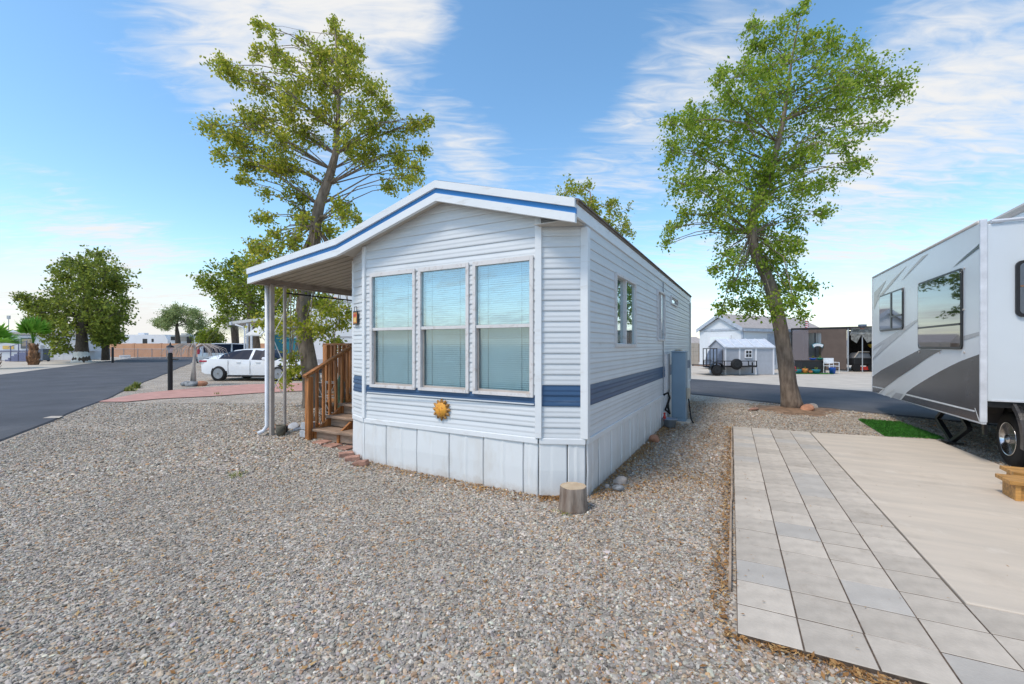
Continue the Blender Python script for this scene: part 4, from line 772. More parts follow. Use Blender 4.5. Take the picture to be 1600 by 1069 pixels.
# pots and plants by the steps
def pos(u, v): p = W(u, v); return float(rise(p.x, p.y))
pz = pos(-4.85, .45)
pot = thing_h('flower_pot', (-4.86, .42, pz), 'small terracotta pot beside the porch steps', 'pot'); MB().lathe([(.06, 0), (.085, .13), (.095, .13), (.095, .16), (.08, .16), (.07, .1), (0, .1)], (-4.86, .42, pz), 'z', 18).build('bowl', 'terracotta', pot, smooth=True)
for i, (u_, v_, z_, lb) in enumerate(((-4.74, .22, 0, 'grey concrete block on the ground beside the bottom step'), (-4.74, .24, .12, 'grey concrete block stacked on another beside the bottom step'))):
    single_h(MB().box(u_ - .10, u_ + .07, v_ - .09, v_ + .09, pz + z_, pz + z_ + .11), 'concrete_block', 'block_grey', (u_, v_, pz + z_), lb, 'block', bevel=.008)
pz = pos(-5.22, .07); pg = thing_h('flower_pot', (-5.22, .07, pz), 'squat mossy grey pot at the foot of the downspout', 'pot'); MB().lathe([(.055, 0), (.075, .08), (.08, .17), (.07, .17), (.06, .12), (0, .12)], (-5.22, .07, pz), 'z', 18).build('bowl', 'moss_pot', pg, smooth=True)
def spiky(name, u, v, n, L, m, label, cat, spread=.8, w=.012):
    p = W(u, v); z = pos(u, v); V = []; F = []
    for i in range(n):
        a = random.uniform(0, 6.28); t = random.uniform(0, spread); d = Vector((math.cos(a) * math.sin(t), math.sin(a) * math.sin(t), math.cos(t))); s_ = Vector((-math.sin(a), math.cos(a), 0)) * w; l_ = L * random.uniform(.6, 1); b = Vector((random.gauss(0, .05), random.gauss(0, .05), 0)); k = len(V)
        V += [b - s_, b + s_, b + d * l_ * .6 + s_ * .7, b + d * l_ * .6 - s_ * .7, b + d * l_ + Vector((d.x, d.y, -.3)) * l_ * .12]; F += [(k, k + 1, k + 2, k + 3), (k + 3, k + 2, k + 4)]
    o = MB().add(V, F).build(name, m, None, fix=False); o.location = (p.x, p.y, z); return tag(o, label, cat)
spiky('dry_agave', -5.55, 1.25, 150, .55, 'dry_plant', 'dry brown spiky plant beside the porch steps', 'plant', 1.1)
spiky('leafy_plant', -5.15, .62, 40, .4, 'dry_plant', 'thin dead stalks in front of the porch deck', 'plant', .7, .006)
cp = thing_h('cactus', (-4.75, .86, pos(-4.75, .86)), 'green columnar cactus growing behind the stair railing', 'cactus')
for i, (du, dv, h) in enumerate(((0, 0, .95), (-.12, .03, .7), (.08, -.03, .55))): z = pos(-4.75, .86); MB().tube([(-4.75 + du, .86 + dv, z), (-4.75 + du, .86 + dv, z + h * .9), (-4.75 + du, .86 + dv, z + h)], [.05, .055, .02], 10).build('stem', 'cactus', cp, smooth=True)
rk = thing_h('wire_rack', (-5.0, .8, pos(-5, .8)), 'rusty wire plant rack in front of the porch deck', 'plant rack'); z = pos(-5, .8); mb = MB()
for u_ in (-5.2, -4.72):
    for v_ in (.72, .92): mb.beam((u_, v_, z), (u_, v_, z + .82), .015, .015)
for h in (.25, .55, .8): mb.box(-5.2, -4.72, .72, .735, z + h, z + h + .012); mb.box(-5.2, -4.72, .905, .92, z + h, z + h + .012)
mb.beam((-5.2, .72, z + .1), (-4.72, .72, z + .8), .01, .01, (0, 1, 0)); mb.beam((-5.2, .72, z + .8), (-4.72, .72, z + .1), .01, .01, (0, 1, 0)); mb.build('frame', 'post_tan', rk)
for u_, v_, m, lb in ((-5.75, .35, 'brick_red', 'flat red stone farthest out in the bed behind the porch posts'), (-5.6, .55, 'block_grey', 'flat grey stone beside the red stone behind the porch posts'), (-5.45, .75, 'rock_tan', 'flat tan stone in the bed behind the thin porch post'), (-5.62, .95, 'brick_red', 'flat red stone at the foot of the dry spiky plant'), (-5.3, .5, 'block_grey', 'flat grey stone between the thin porch post and the stacked blocks')): rock('flat_stone', u_, v_, .13, m, lb, 1.3, .8, .22, group='stones edging the porch bed')
for i, (u_, v_) in enumerate(((-4.3, .10), (-4.02, .06), (-3.75, .09))): single_h(MB().box(u_ - .11, u_ + .11, v_ - .07, v_ + .14, pos(u_, v_), pos(u_, v_) + .025), 'brick_slab', 'brick_red', (u_, v_, pos(u_, v_)), 'flat red brick slab set in the gravel before the bottom step', 'brick', bevel=.006)['group'] = 'slabs before the bottom step'

# ------------------------------------------------------------------ trees
def leaf_cloud(C, rad, n_tw, n_lf, size, droop=.25, flat=.85, hollow=.15):
    """twigs leave each clump's centre; small folded leaves sit along them"""
    Vs = []; tw = []; rm = float(np.mean(rad))
    for (c, r) in zip(C, rad):
        k_ = (r / rm) ** 1.5; nt_ = max(3, int(n_tw * min(1.3, k_ ** .6))); n_l = n_lf * k_; d = RNG.normal(0, 1, (nt_, 3)); d /= np.linalg.norm(d, axis=1)[:, None]; d[:, 2] *= flat
        L = r * RNG.uniform(.55, 1.85, nt_); m = max(2, int(n_l / nt_))
        t = RNG.uniform(hollow, 1, (nt_, m)) ** .62
        p = c + d[:, None, :] * (L[:, None] * t)[:, :, None]; p[:, :, 2] -= droop * r * t ** 2 * .5
        p = p + RNG.normal(0, .06 * r + size * .5, p.shape); Vs.append(p.reshape(-1, 3)); tw += [(c, c + dd * ll * .9 - np.array([0, 0, droop * r * .35])) for dd, ll in zip(d[:max(3, nt_ // 2)], L)]
    P = np.concatenate(Vs); n = len(P)
    ax = RNG.normal(0, 1, (n, 3)); ax[:, 2] -= .55; ax /= np.linalg.norm(ax, axis=1)[:, None]; sd_ = np.cross(ax, RNG.normal(0, 1, (n, 3))); sd_ /= np.linalg.norm(sd_, axis=1)[:, None]; nr = np.cross(ax, sd_)
    L = size * RNG.uniform(.65, 1.3, n)[:, None]; w = L * RNG.uniform(.25, .38, n)[:, None]
    V = np.stack([P - ax * L * .5, P + sd_ * w + nr * w * .35, P + ax * L * .5, P - sd_ * w + nr * w * .35], 1).reshape(-1, 3)
    return V, np.arange(4 * n).reshape(-1, 4), tw
def make_tree(name, label, base, trunk, clumps, Y, leaf, size, n_lf, n_tw=14, bark='bark', depth=.55, group=None, hub=.45, thin=.018, extra=None, twig_r=.006):
    """trunk: [(point, radius)]; clumps: sighted (px, py, rpx, depth shift in metres)"""
    root = thing_w(name, base, label, 'tree', group)
    tp = [Vector(p) for p, r in trunk]; trd = [r for p, r in trunk]
    MB().tube(tp, trd, 14, lump=.07).build('trunk', bark, root, smooth=True)
    C = []; rad = []
    sc = Y / FPX
    xs_c = np.mean([c[0] for c in clumps]); wd = (max(c[0] for c in clumps) - min(c[0] for c in clumps)) / 2
    for c in clumps:
        px, py, rp = c[:3]; k = math.sqrt(max(.05, 1 - ((px - xs_c) / (wd * 1.15)) ** 2))
        dy = c[3] if len(c) > 3 else RNG.uniform(-1, 1) * depth * wd * sc * k
        p = at(px, py, Y + dy); C.append(np.array(p)); rad.append(rp * (Y + dy) / FPX)
        if len(c) <= 3 and RNG.random() < .8: q = at(px + RNG.normal(0, rp * .3), py + RNG.normal(0, rp * .3), Y - dy * RNG.uniform(.4, 1)); C.append(np.array(q)); rad.append(rp * .9 * Y / FPX)
    V, F, tw = leaf_cloud(C, rad, n_tw, n_lf, size)
    np_mesh('crown', V, F, leaf, root, base)
    mb = MB(); T_ = np.array([np.array(p) for p in tp])
    hi = [i for i in range(len(tp)) if i >= len(tp) * hub]
    for c, r in zip(C, rad):                             # a limb from the trunk into every clump
        dd = [np.linalg.norm(T_[i] - c) + max(0, T_[i][2] - c[2] + .3 * np.linalg.norm((T_[i] - c)[:2])) * 1.5 for i in hi]; i = hi[int(np.argmin(dd))]; a = Vector(T_[i]); b = Vector(c); m = a.lerp(b, .5) + Vector((RNG.normal(0, .08), RNG.normal(0, .08), .10)) * (b - a).length
        ln = (b - a).length; r0 = min(trd[i] * .5, thin * .5 + .005 * ln); mb.tube([a, a.lerp(m, .55), m, m.lerp(b, .5) + Vector((0, 0, .03 * ln)), b], [r0, r0 * .8, r0 * .62, r0 * .45, twig_r * 1.3], 6, False)
    mb.build('limbs', bark, root, smooth=True, fix=False)
    mb = MB()
    for a, b in tw: a = Vector(a); b = Vector(b); mb.tube([a, a.lerp(b, .5) + Vector((0, 0, .04)), b], [twig_r, twig_r * .8, twig_r * .4], 4, False)
    o = mb.build('twigs', bark, root, fix=False); o['kind'] = 'stuff'
    return root
ZL = lambda L: [(300 + a * .3742, 20 + b * .3742, r * .3742) + tuple(e) for a, b, r, *e in L]
ZR = lambda L: [(1000 + a * .599, b * .599, r * .599) + tuple(e) for a, b, r, *e in L]
YL = 10.83
TL = [(490, 648, .30), (489, 620, .235), (487, 590, .205), (482, 560, .19), (475, 525, .18), (472, 490, .17), (477, 450, .16), (486, 415, .15), (491, 385, .14), (493, 350, .13), (499, 320, .12), (510, 290, .11), (518, 265, .10), (524, 241, .08), (527, 205, .06), (530, 150, .045), (527, 100, .03), (524, 55, .015)]
def sight(T_, Y): return [(at(x, y, Y), r) for x, y, r in T_]
bL = at(490, 640, YL); bL.z = 0
CLL = ZL([(285, 62, 34), (340, 85, 26), (130, 215, 48), (190, 270, 48), (345, 165, 40), (395, 215, 44), (470, 105, 40), (520, 150, 42), (600, 75, 30), (620, 120, 42), (590, 30, 16), (540, 210, 60), (650, 200, 60), (690, 150, 34), (270, 170, 32), (290, 300, 50), (430, 290, 70), (560, 300, 70), (690, 265, 62), (770, 330, 50), (820, 400, 36), (85, 480, 44), (160, 510, 56), (230, 440, 50), (300, 440, 66), (240, 560, 60), (120, 590, 34), (420, 400, 80), (560, 420, 66), (690, 420, 60), (760, 480, 64), (860, 490, 56), (940, 470, 44), (990, 450, 22), (970, 575, 28), (370, 540, 80), (330, 630, 62), (250, 640, 46), (480, 520, 66), (650, 540, 60), (740, 590, 70), (850, 620, 60), (900, 690, 46), (830, 720, 36), (940, 650, 30), (215, 700, 30), (300, 755, 24), (420, 660, 66), (430, 760, 56), (560, 700, 40), (620, 800, 40), (300, 860, 34), (350, 930, 46), (260, 985, 40), (330, 990, 40), (420, 960, 50), (500, 850, 44), (560, 920, 44), (640, 860, 44), (690, 870, 30), (460, 860, 40)]) + [(430, 425, 22), (395, 415, 18), (408, 385, 16), (445, 460, 22), (490, 470, 24), (515, 485, 20), (530, 505, 16), (445, 505, 22), (480, 515, 20), (505, 520, 16), (545, 490, 12), (525, 535, 10), (415, 500, 16), (455, 560, 12), (452, 590, 13), (460, 575, 11)]
make_tree('ash_tree', 'tall loose-crowned ash tree rising behind the porch cover', bL, sight(TL, YL), CLL, YL, 'leaf_left', .080, 245, 17, depth=.40)
YR = 10.83
TR = [(1239, 642, 0.272), (1236, 625, 0.212), (1232, 600, 0.188), (1227, 560, 0.176), (1220, 515, 0.164), (1212, 475, 0.152), (1203, 443, 0.140), (1190, 415, 0.132), (1180, 395, 0.124), (1174, 365, 0.116), (1176, 335, 0.108), (1186, 308, 0.100), (1198, 285, 0.088), (1208, 255, 0.080), (1216, 222, 0.068), (1223, 190, 0.056), (1230, 150, 0.040), (1236, 100, 0.028), (1245, 50, 0.016)]
bR = at(1239, 640, YR); bR.z = 0
CLR = ZR([(428, 12, 16), (405, 40, 22), (375, 75, 36), (290, 75, 28), (305, 115, 32), (455, 90, 36), (500, 115, 42), (550, 130, 34), (560, 190, 46), (620, 205, 44), (665, 225, 36), (610, 260, 44), (630, 320, 30), (210, 205, 28), (265, 190, 42), (330, 170, 48), (400, 150, 50), (455, 175, 56), (520, 220, 58), (240, 260, 50), (320, 250, 60), (410, 250, 60), (490, 290, 60), (560, 330, 46), (540, 380, 40), (80, 320, 26), (130, 315, 44), (180, 310, 54), (85, 385, 38), (140, 400, 60), (210, 370, 60), (290, 340, 66), (380, 340, 66), (460, 370, 50), (550, 440, 30), (575, 420, 18), (110, 480, 42), (180, 470, 60), (260, 440, 66), (340, 420, 60), (420, 430, 46), (480, 480, 34), (120, 560, 28), (80, 600, 22), (70, 640, 14), (190, 560, 40), (260, 530, 56), (340, 510, 50), (410, 500, 40), (470, 560, 24), (400, 570, 30), (240, 600, 44), (310, 590, 50), (370, 620, 36), (225, 670, 36), (290, 670, 48), (360, 680, 44), (410, 640, 26), (250, 730, 36), (320, 740, 46), (390, 730, 40), (440, 750, 28), (200, 700, 20), (240, 790, 26), (290, 800, 36), (350, 800, 40), (400, 790, 30), (420, 820, 16), (215, 800, 16), (340, 460, 50)])
make_tree('ash_tree', 'leaning green ash tree standing in bare soil beside the rear road', bR, sight(TR, YR), CLR, YR, 'leaf_right', .082, 300, 17, depth=.40)
# bare soil and stones round the right tree's foot
V = []; 
for k in range(28): a = 2 * math.pi * k / 28; r = 1.0 + .18 * math.sin(3 * a + 1) + .1 * math.sin(7 * a); V.append((bR.x + r * math.cos(a) * .95, bR.y - .15 + r * .8 * math.sin(a), .006))
V.append((bR.x, bR.y, .09)); struct(MB().add(V, [(k, (k + 1) % 28, 28) for k in range(28)]).build('soil', 'dirt', smooth=True))
def wrock(px, py, r, m, label, sx=1, sy=1, sz=.7):
    g_ = gp(px, py); u, v = to_uv(g_.x, g_.y); return rock('rock', float(u), float(v), r, m, label, sx, sy, sz)
wrock(1261, 643, .17, 'rock_orange', 'reddish stone leaning on the roots of the tree by the rear road', 1.2, .8, .6); wrock(1269, 640, .12, 'rock_tan', 'pale tan stone behind the reddish stone at the tree roots', 1, 1, .8); wrock(1178, 641, .14, 'brick_red', 'flat red stone lying apart from the tree roots', 1.3, .7, .3)
# tree top behind the home
YB = 17.0
CLB = [(890, 288, 12), (905, 300, 14), (918, 292, 10), (922, 312, 12), (935, 330, 14), (955, 322, 10), (962, 335, 12), (950, 350, 14), (975, 350, 12), (988, 362, 10), (965, 368, 12), (880, 310, 14), (940, 372, 16), (900, 340, 20), (925, 380, 20), (985, 325, 5), (960, 318, 6)]
make_tree('ash_tree', 'sparse yellow-green tree top showing above the roof of the home', Vector((at(935, 540, YB).x, YB, 0)), sight([(935, 604, .22), (934, 540, .19), (930, 470, .16), (928, 420, .12), (925, 380, .09), (925, 330, .05), (922, 300, .025)], YB), CLB, YB, 'leaf_left', .11, 120, 10, depth=.5)
# green tree behind the neighbours' cover
YG = 31.0
CLG = [(330, 435, 16), (350, 425, 18), (370, 415, 18), (385, 408, 14), (340, 450, 16), (360, 445, 20), (385, 440, 22), (410, 440, 22), (430, 450, 22), (325, 445, 10), (318, 440, 8), (375, 465, 20), (400, 470, 22), (425, 480, 22), (350, 470, 14), (385, 490, 20), (410, 500, 20), (360, 490, 14), (440, 470, 20), (345, 500, 10)]
make_tree('shade_tree', 'bright green shade tree behind the white patio cover', Vector((at(398, 540, YG).x, YG, 0)), sight([(398, 575, .45), (397, 540, .40), (395, 510, .34), (392, 480, .26), (388, 450, .16), (385, 425, .07)], YG), CLG, YG, 'leaf_bright', .20, 260, 12, depth=.5, twig_r=.012)
# big dark tree beside the left road, and its neighbour
YD = 41.0
CLD = [(150, 400, 14), (140, 420, 22), (165, 425, 22), (120, 410, 14), (105, 415, 12), (95, 430, 12), (110, 440, 20), (130, 450, 26), (160, 455, 26), (180, 440, 18), (192, 450, 10), (190, 470, 14), (180, 490, 20), (155, 485, 28), (125, 480, 28), (100, 470, 18), (90, 455, 10), (75, 475, 16), (55, 472, 12), (38, 468, 9), (25, 465, 7), (60, 490, 16), (45, 482, 8), (85, 500, 20), (105, 508, 22), (135, 505, 20), (165, 508, 18), (188, 500, 10), (75, 520, 16), (92, 535, 14), (150, 532, 11), (165, 530, 11), (60, 505, 10), (84, 547, 8), (178, 520, 10), (105, 545, 7)]
make_tree('shade_tree', 'large dense dark green tree with white-painted trunk beside the street', at(127, 566, YD) * 1.0, sight([(127, 567, .75), (127, 555, .55), (128, 540, .45), (128, 520, .40), (130, 500, .35), (135, 475, .28), (140, 450, .2), (145, 420, .1)], YD), CLD, YD, 'leaf_dark', .27, 240, 14, depth=.6, bark='bark_dark', twig_r=.02, thin=.04)
MB().lathe([(.80, -.05), (.62, .3), (.56, .9), (.53, 1.0)], (at(127, 566, YD).x, YD, 0), 'z', 16).build('painted_base', 'trunk_paint', bpy.data.objects['shade_tree.001'], smooth=True)
YD2 = 45.0
make_tree('shade_tree', 'slender leafy tree with pale trunk next to the peach wall', Vector((at(165, 560, YD2).x, YD2, 0)), sight([(165, 563, .35), (165, 545, .3), (164, 520, .25), (162, 490, .15), (160, 470, .08)], YD2), [(165, 520, 12), (175, 530, 10), (158, 510, 14), (170, 500, 12), (185, 528, 7), (195, 527, 5), (155, 490, 14), (165, 478, 12), (152, 530, 9)], YD2, 'leaf_dark', .3, 160, 10, bark='bark_dark', twig_r=.02)
# feathery palo verde beyond the wall, low bushes
YP = 64.0
CLP = [(250, 500, 9), (258, 492, 9), (268, 487, 9), (280, 485, 10), (292, 488, 9), (302, 490, 9), (310, 497, 9), (316, 505, 7), (245, 507, 6), (262, 503, 9), (290, 502, 10), (303, 508, 8), (272, 498, 9), (312, 512, 6), (298, 516, 6), (258, 511, 6)]
make_tree('palo_verde', 'feathery pale green palo verde tree beyond the peach wall', Vector((at(278, 540, YP).x, YP, 0)), sight([(278, 557, .4), (278, 535, .35), (277, 522, .28), (276, 510, .16), (278, 500, .08)], YP), CLP, YP, 'leaf_pale', .20, 480, 30, depth=.6, twig_r=.02, thin=.04, bark='bark_dark')
for i, (px, py, Y, r, lb) in enumerate(((327, 524, 60, 11, 'round green bush beyond the wall beside the palm'), (318, 526, 66, 8, 'small pale green bush showing next to the round bush'))):
    make_tree('bush', lb, Vector((at(px, 540, Y).x, Y, 0)), sight([(px, 556, .3), (px, 540, .25), (px, 526, .1)], Y), [(px, py, r), (px - r, py + 4, r * .8), (px + r, py + 4, r * .8), (px - 5, py - 4, r * .7), (px + 6, py - 3, r * .7), (px, py + 9, r)], Y, 'leaf_pale' if i else 'leaf_bright', .35, 260, 10, twig_r=.02)

# ------------------------------------------------------------------ palms
def fan_palm(name, label, px, Y, zt, r0, r1, n, L, up, leaf, group=None):
    b = Vector((at(px, 540, Y).x, Y, 0)); root = thing_w(name, b, label, 'palm'); X = b.x
    MB().lathe([(r0 * 1.05, -.05), (r0 * 1.1, zt * .3), (r0, zt * .6), (r1, zt * .9), (r1 * .6, zt)], b, 'z', 16).build('trunk', 'palm_boot', root, smooth=True)
    V = []; F = []
    for i in range(150):                                  # old leaf bases on the trunk
        a = random.uniform(0, 6.28); z = random.uniform(0, zt * .92); r = r0 * 1.06 if z < zt * .6 else r1 * 1.25; c = Vector((X + r * math.cos(a), Y + r * math.sin(a), z)); t = Vector((-math.sin(a), math.cos(a), 0)); o_ = Vector((math.cos(a), math.sin(a), 1.6)).normalized(); k = len(V)
        V += [c - t * .07, c + t * .07, c + o_ * .26 + t * .03, c + o_ * .26 - t * .03]; F.append((k, k + 1, k + 2, k + 3))
    o = MB().add(V, F).build('leaf_bases', 'palm_boot', root, fix=False); o['kind'] = 'stuff'
    V = []; F = []
    for i in range(n):                                     # fronds: a stalk and a pleated fan of blades
        a = random.uniform(0, 6.28); t = random.uniform(*up); d = Vector((math.cos(a) * math.sin(t), math.sin(a) * math.sin(t), math.cos(t))); s_ = d.cross(Vector((0, 0, 1))).normalized() if abs(d.z) < .99 else Vector((1, 0, 0)); st_ = Vector((X, Y, zt * .97)); hub = st_ + d * L * .5; k = len(V)
        V += [st_ - s_ * .03, st_ + s_ * .03, hub + s_ * .02, hub - s_ * .02]; F.append((k, k + 1, k + 2, k + 3))
        for j in range(13):
            g_ = R(-75 + 150 * j / 12); e = d * math.cos(g_) + s_ * math.sin(g_); tip = hub + e * L * random.uniform(.5, .75) - Vector((0, 0, .12 * L * abs(math.sin(g_)))); w = (d * -math.sin(g_) + s_ * math.cos(g_)) * .055 * L; m = hub.lerp(tip, .6); k = len(V)
            V += [hub, m - w, tip, m + w]; F.append((k, k + 1, k + 2, k + 3))
    MB().add(V, F).build('fronds', leaf, root, fix=False); return root
fan_palm('fan_palm', 'short fan palm with shaggy brown trunk beside the street', 52, 36.0, 1.75, .30, .18, 20, 2.0, (.0, .55), 'palm_green')
fan_palm('fan_palm', 'fan palm at the roadside left of the shaggy short palm, only a frond showing', -14, 30.0, 1.5, .35, .18, 14, 1.7, (.3, 1.2), 'palm_green')
def feather_palm(label, px, Y, zt, n, L):
    b = Vector((at(px, 540, Y).x, Y, 0)); root = thing_w('date_palm', b, label, 'palm'); X = b.x; MB().tube([(X, Y, 0), (X + .1, Y, zt * .5), (X, Y, zt)], [.32, .28, .3], 12, lump=.08).build('trunk', 'bark_dark', root); V = []; F = []
    for i in range(n):
        a = 2 * math.pi * i / n + random.uniform(-.2, .2); el = random.uniform(-.1, 1.1); P = []
        for t in np.linspace(0, 1, 9): P.append(Vector((X, Y, zt)) + Vector((math.cos(a) * math.cos(el), math.sin(a) * math.cos(el), math.sin(el))) * L * t - Vector((0, 0, 1)) * L * .75 * t * t * math.cos(el))
        for q in range(8):
            d = (P[q + 1] - P[q]).normalized(); s_ = d.cross(Vector((0, 0, 1))).normalized()
            for h in range(3):
                c = P[q].lerp(P[q + 1], h / 3)
                for sg in (-1, 1): tip = c + (s_ * sg * .8 + d * .5 - Vector((0, 0, .55))) * L * .22 * (1 - .5 * q / 8); k = len(V); V += [c, c + d * .06 * L * .4, tip]; F.append((k, k + 1, k + 2))
    MB().add(V, F).build('fronds', 'palm_old', root, fix=False)
feather_palm('grey-green date palm with drooping fronds behind the patio cover', 366, 38.0, 3.6, 26, 2.4)

# ------------------------------------------------------------------ cars
def make_car(root, st_, m_body, glass_m, wheel_x, wr, hw, tail, head, pillars):
    """st_: stations (x, zbottom, zsill, zbelt, ztop, half width, half width at top)"""
    V = []; n = len(st_)
    def sec(x, zb, zs, zbelt, zt, w, wt):
        return [(0, zb), (w * .86, zb), (w * .97, zs), (w, (zs + zbelt) * .5), (w * .965, zbelt), (wt, zt - (.05 if zt > zbelt + .05 else .005)), (wt * .8, zt), (0, zt + .012)]
    for s_ in st_:
        for y, z in sec(*s_): V.append((s_[0], -y, z))
    m = 8; bf = []; side_f = []; top_f = []
    for i in range(n - 1):
        for k in range(m - 1):
            f = (i * m + k, i * m + k + 1, (i + 1) * m + k + 1, (i + 1) * m + k); cab = st_[i][4] > st_[i][3] + .06 or st_[i + 1][4] > st_[i + 1][3] + .06
            if k == 4 and cab: side_f.append((i, f))
            elif k in (5, 6) and cab and abs(st_[i + 1][4] - st_[i][4]) > .10: top_f.append((i, f))
            else: bf.append(f)
    def mirror(fs): 
        N = len(V); return [tuple(fs_) for fs_ in fs] + [tuple(j + N for j in reversed(fs_)) for fs_ in fs]
    V2 = V + [(x, -y, z) for x, y, z in V]; ends = [tuple(range(m)), tuple(range((n - 1) * m, n * m))]
    def part(name, fs, mt, off=0., parent=root, smooth=True):
        fs = mirror(fs); used = sorted({j for f in fs for j in f}); mp = {j: i for i, j in enumerate(used)}
        o = MB().add([V2[j] for j in used], [tuple(mp[j] for j in f) for f in fs]).build(name, mt, parent, smooth=False, fix=False)
        return o
    body = part('body', bf + ends + [f for i, f in side_f if i in pillars], m_body)
    bm = bmesh.new(); bm.from_mesh(body.data); bmesh.ops.remove_doubles(bm, verts=bm.verts[:], dist=.0008); bmesh.ops.recalc_face_normals(bm, faces=bm.faces[:]); bm.to_mesh(body.data); bm.free()
    body.data.polygons.foreach_set('use_smooth', [True] * len(body.data.polygons)); body.data.set_sharp_from_angle(angle=R(34))
    N = len(V)
    def one(name, fs):
        used = sorted({j for f in fs for j in f}); mp = {j: i for i, j in enumerate(used)}; return MB().add([V2[j] for j in used], [tuple(mp[j] for j in f) for f in fs]).build(name, glass_m, root, fix=False)
    runs = []; 
    for i, f in side_f:
        if i in pillars: continue
        if runs and runs[-1][0] == i - 1: runs[-1][0] = i; runs[-1][1].append(f)
        else: runs.append([i, [f]])
    for _, fs in runs: one('side_window', fs); one('side_window', [tuple(j + N for j in reversed(f)) for f in fs])
    for nm, keep in (('rear_window', lambda i: st_[i][0] < 0), ('windscreen', lambda i: st_[i][0] >= 0)):
        fs = [f for i, f in top_f if keep(i)]
        if not fs: continue
        o_ = one(nm, fs + [tuple(j + N for j in reversed(f)) for f in fs]); bm = bmesh.new(); bm.from_mesh(o_.data); bmesh.ops.remove_doubles(bm, verts=bm.verts[:], dist=.002); bm.to_mesh(o_.data); bm.free()
    # window frames: dark line along the belt is the glass itself inset below the roof edge
    for x in wheel_x:
        for sg in (-1, 1):
            yb = sg * (hw - .015)
            a = MB().lathe([(wr * 1.16, 0), (wr * 1.16, .01)], (x, yb - (.0 if sg < 0 else .01), wr * 1.02), 'y', 28).build('arch_shade_disc', 'rubber', body)  # black disc paints the shade of the wheel-well cut-out
            ty = MB().lathe([(wr * .6, -.1), (wr * .93, -.1), (wr, -.07), (wr, .07), (wr * .93, .1), (wr * .6, .1)], (x, sg * (hw - .07), wr), 'y', 28).build('tyre', 'rubber', root, smooth=True)
            fy = sg * (hw + .032); MB().lathe([(wr * .69, 0), (wr * .69, .006)], (x, fy - .012, wr), 'y', 24).build('rim', 'steel_grey', ty)
            sp_ = MB()
            for k in range(10):
                an = 2 * math.pi * k / 10; c, s2 = math.cos(an), math.sin(an); sp_.beam((x + .05 * c, fy, wr + .05 * s2), (x + wr * .66 * c, fy, wr + wr * .66 * s2), .045, .02, (0, 1, 0))
            sp_.lathe([(.05, -.012), (.045, .012)], (x, fy, wr), 'y', 10); sp_.build('spokes', 'chrome', ty)
    for (x0, x1, y0, y1, z0, z1) in tail:
        for sg in (-1, 1): MB().box(x0, x1, min(sg * y0, sg * y1), max(sg * y0, sg * y1), z0, z1).build('tail_light', 'lamp_red', root, bevel=.02)
    for (x0, x1, y0, y1, z0, z1) in head:
        for sg in (-1, 1): MB().box(x0, x1, min(sg * y0, sg * y1), max(sg * y0, sg * y1), z0, z1).build('headlight', 'lamp_clear', root, bevel=.02)
    return body
sed = thing_l('parked_car', (-11.62, 20.25, 0), R(-5), 'white four-door sedan parked on gravel by the red path', 'car')
S_ = [(-2.42, .42, .50, .80, .84, .66, .60), (-2.36, .30, .40, .93, .98, .80, .66), (-2.15, .24, .32, .98, 1.075, .88, .70), (-1.95, .22, .30, .985, 1.10, .905, .72), (-1.45, .21, .28, .985, 1.20, .915, .66), (-.95, .20, .27, .98, 1.375, .92, .60), (-.45, .20, .27, .965, 1.435, .92, .59), (-.02, .20, .27, .955, 1.445, .92, .59), (.10, .20, .27, .95, 1.445, .92, .59), (.45, .20, .27, .94, 1.40, .92, .59), (.85, .20, .27, .925, 1.235, .92, .64), (1.22, .20, .27, .915, 1.0, .92, .72), (1.35, .20, .27, .91, .95, .915, .76), (1.85, .21, .29, .84, .90, .90, .74), (2.20, .24, .34, .74, .80, .84, .66), (2.38, .32, .42, .64, .68, .70, .55), (2.43, .40, .46, .56, .58, .55, .45)]
bd = make_car(sed, S_, 'car_white', 'car_glass', (-1.42, 1.40), .335, .92, [(-2.40, -2.02, .62, .885, .84, .92)], [(2.02, 2.30, .62, .865, .66, .74)], {3, 7, 11})
MB().box(2.30, 2.46, -.55, .55, .28, .50).build('grille', 'rubber', sed, bevel=.03)
for sg in (-1, 1): MB().box(.72, .98, sg * 1.0 - .10, sg * 1.0 + .10, .93, 1.07).build('mirror', 'car_white', sed, bevel=.04)
for sg in (-1, 1):
    for x in (-.98, .06, 1.12): MB().box(x - .006, x + .006, sg * .922 - .003, sg * .922 + .003, .30, .93).build('door_seam', 'rubber', sed)
for sg in (-1, 1):
    for x in (-.50, .42): MB().box(x - .1, x + .1, sg * .925 - .012, sg * .925 + .012, .83, .86).build('door_handle', 'car_white', sed)
    MB().box(-1.0, 1.0, sg * .88 - .03, sg * .88 + .03, .19, .26).build('sill', 'rubber', sed)
suv = thing_l('parked_car', (-21.2, 33.5, 0), R(28), 'silver minivan parked behind the white sedan', 'car')
S2 = [(-2.35, .45, .55, .95, 1.0, .84, .74), (-2.33, .32, .42, 1.02, 1.30, .90, .76), (-2.22, .26, .34, 1.05, 1.60, .94, .70), (-2.0, .25, .32, 1.05, 1.70, .95, .68), (-1.2, .24, .30, 1.03, 1.74, .95, .68), (-.3, .24, .30, 1.01, 1.74, .95, .68), (-.2, .24, .30, 1.01, 1.74, .95, .68), (.55, .24, .30, .99, 1.70, .95, .66), (1.25, .24, .30, .98, 1.30, .95, .68), (1.6, .25, .32, .96, 1.02, .93, .72), (2.1, .28, .36, .84, .90, .88, .68), (2.35, .38, .46, .66, .70, .72, .55)]
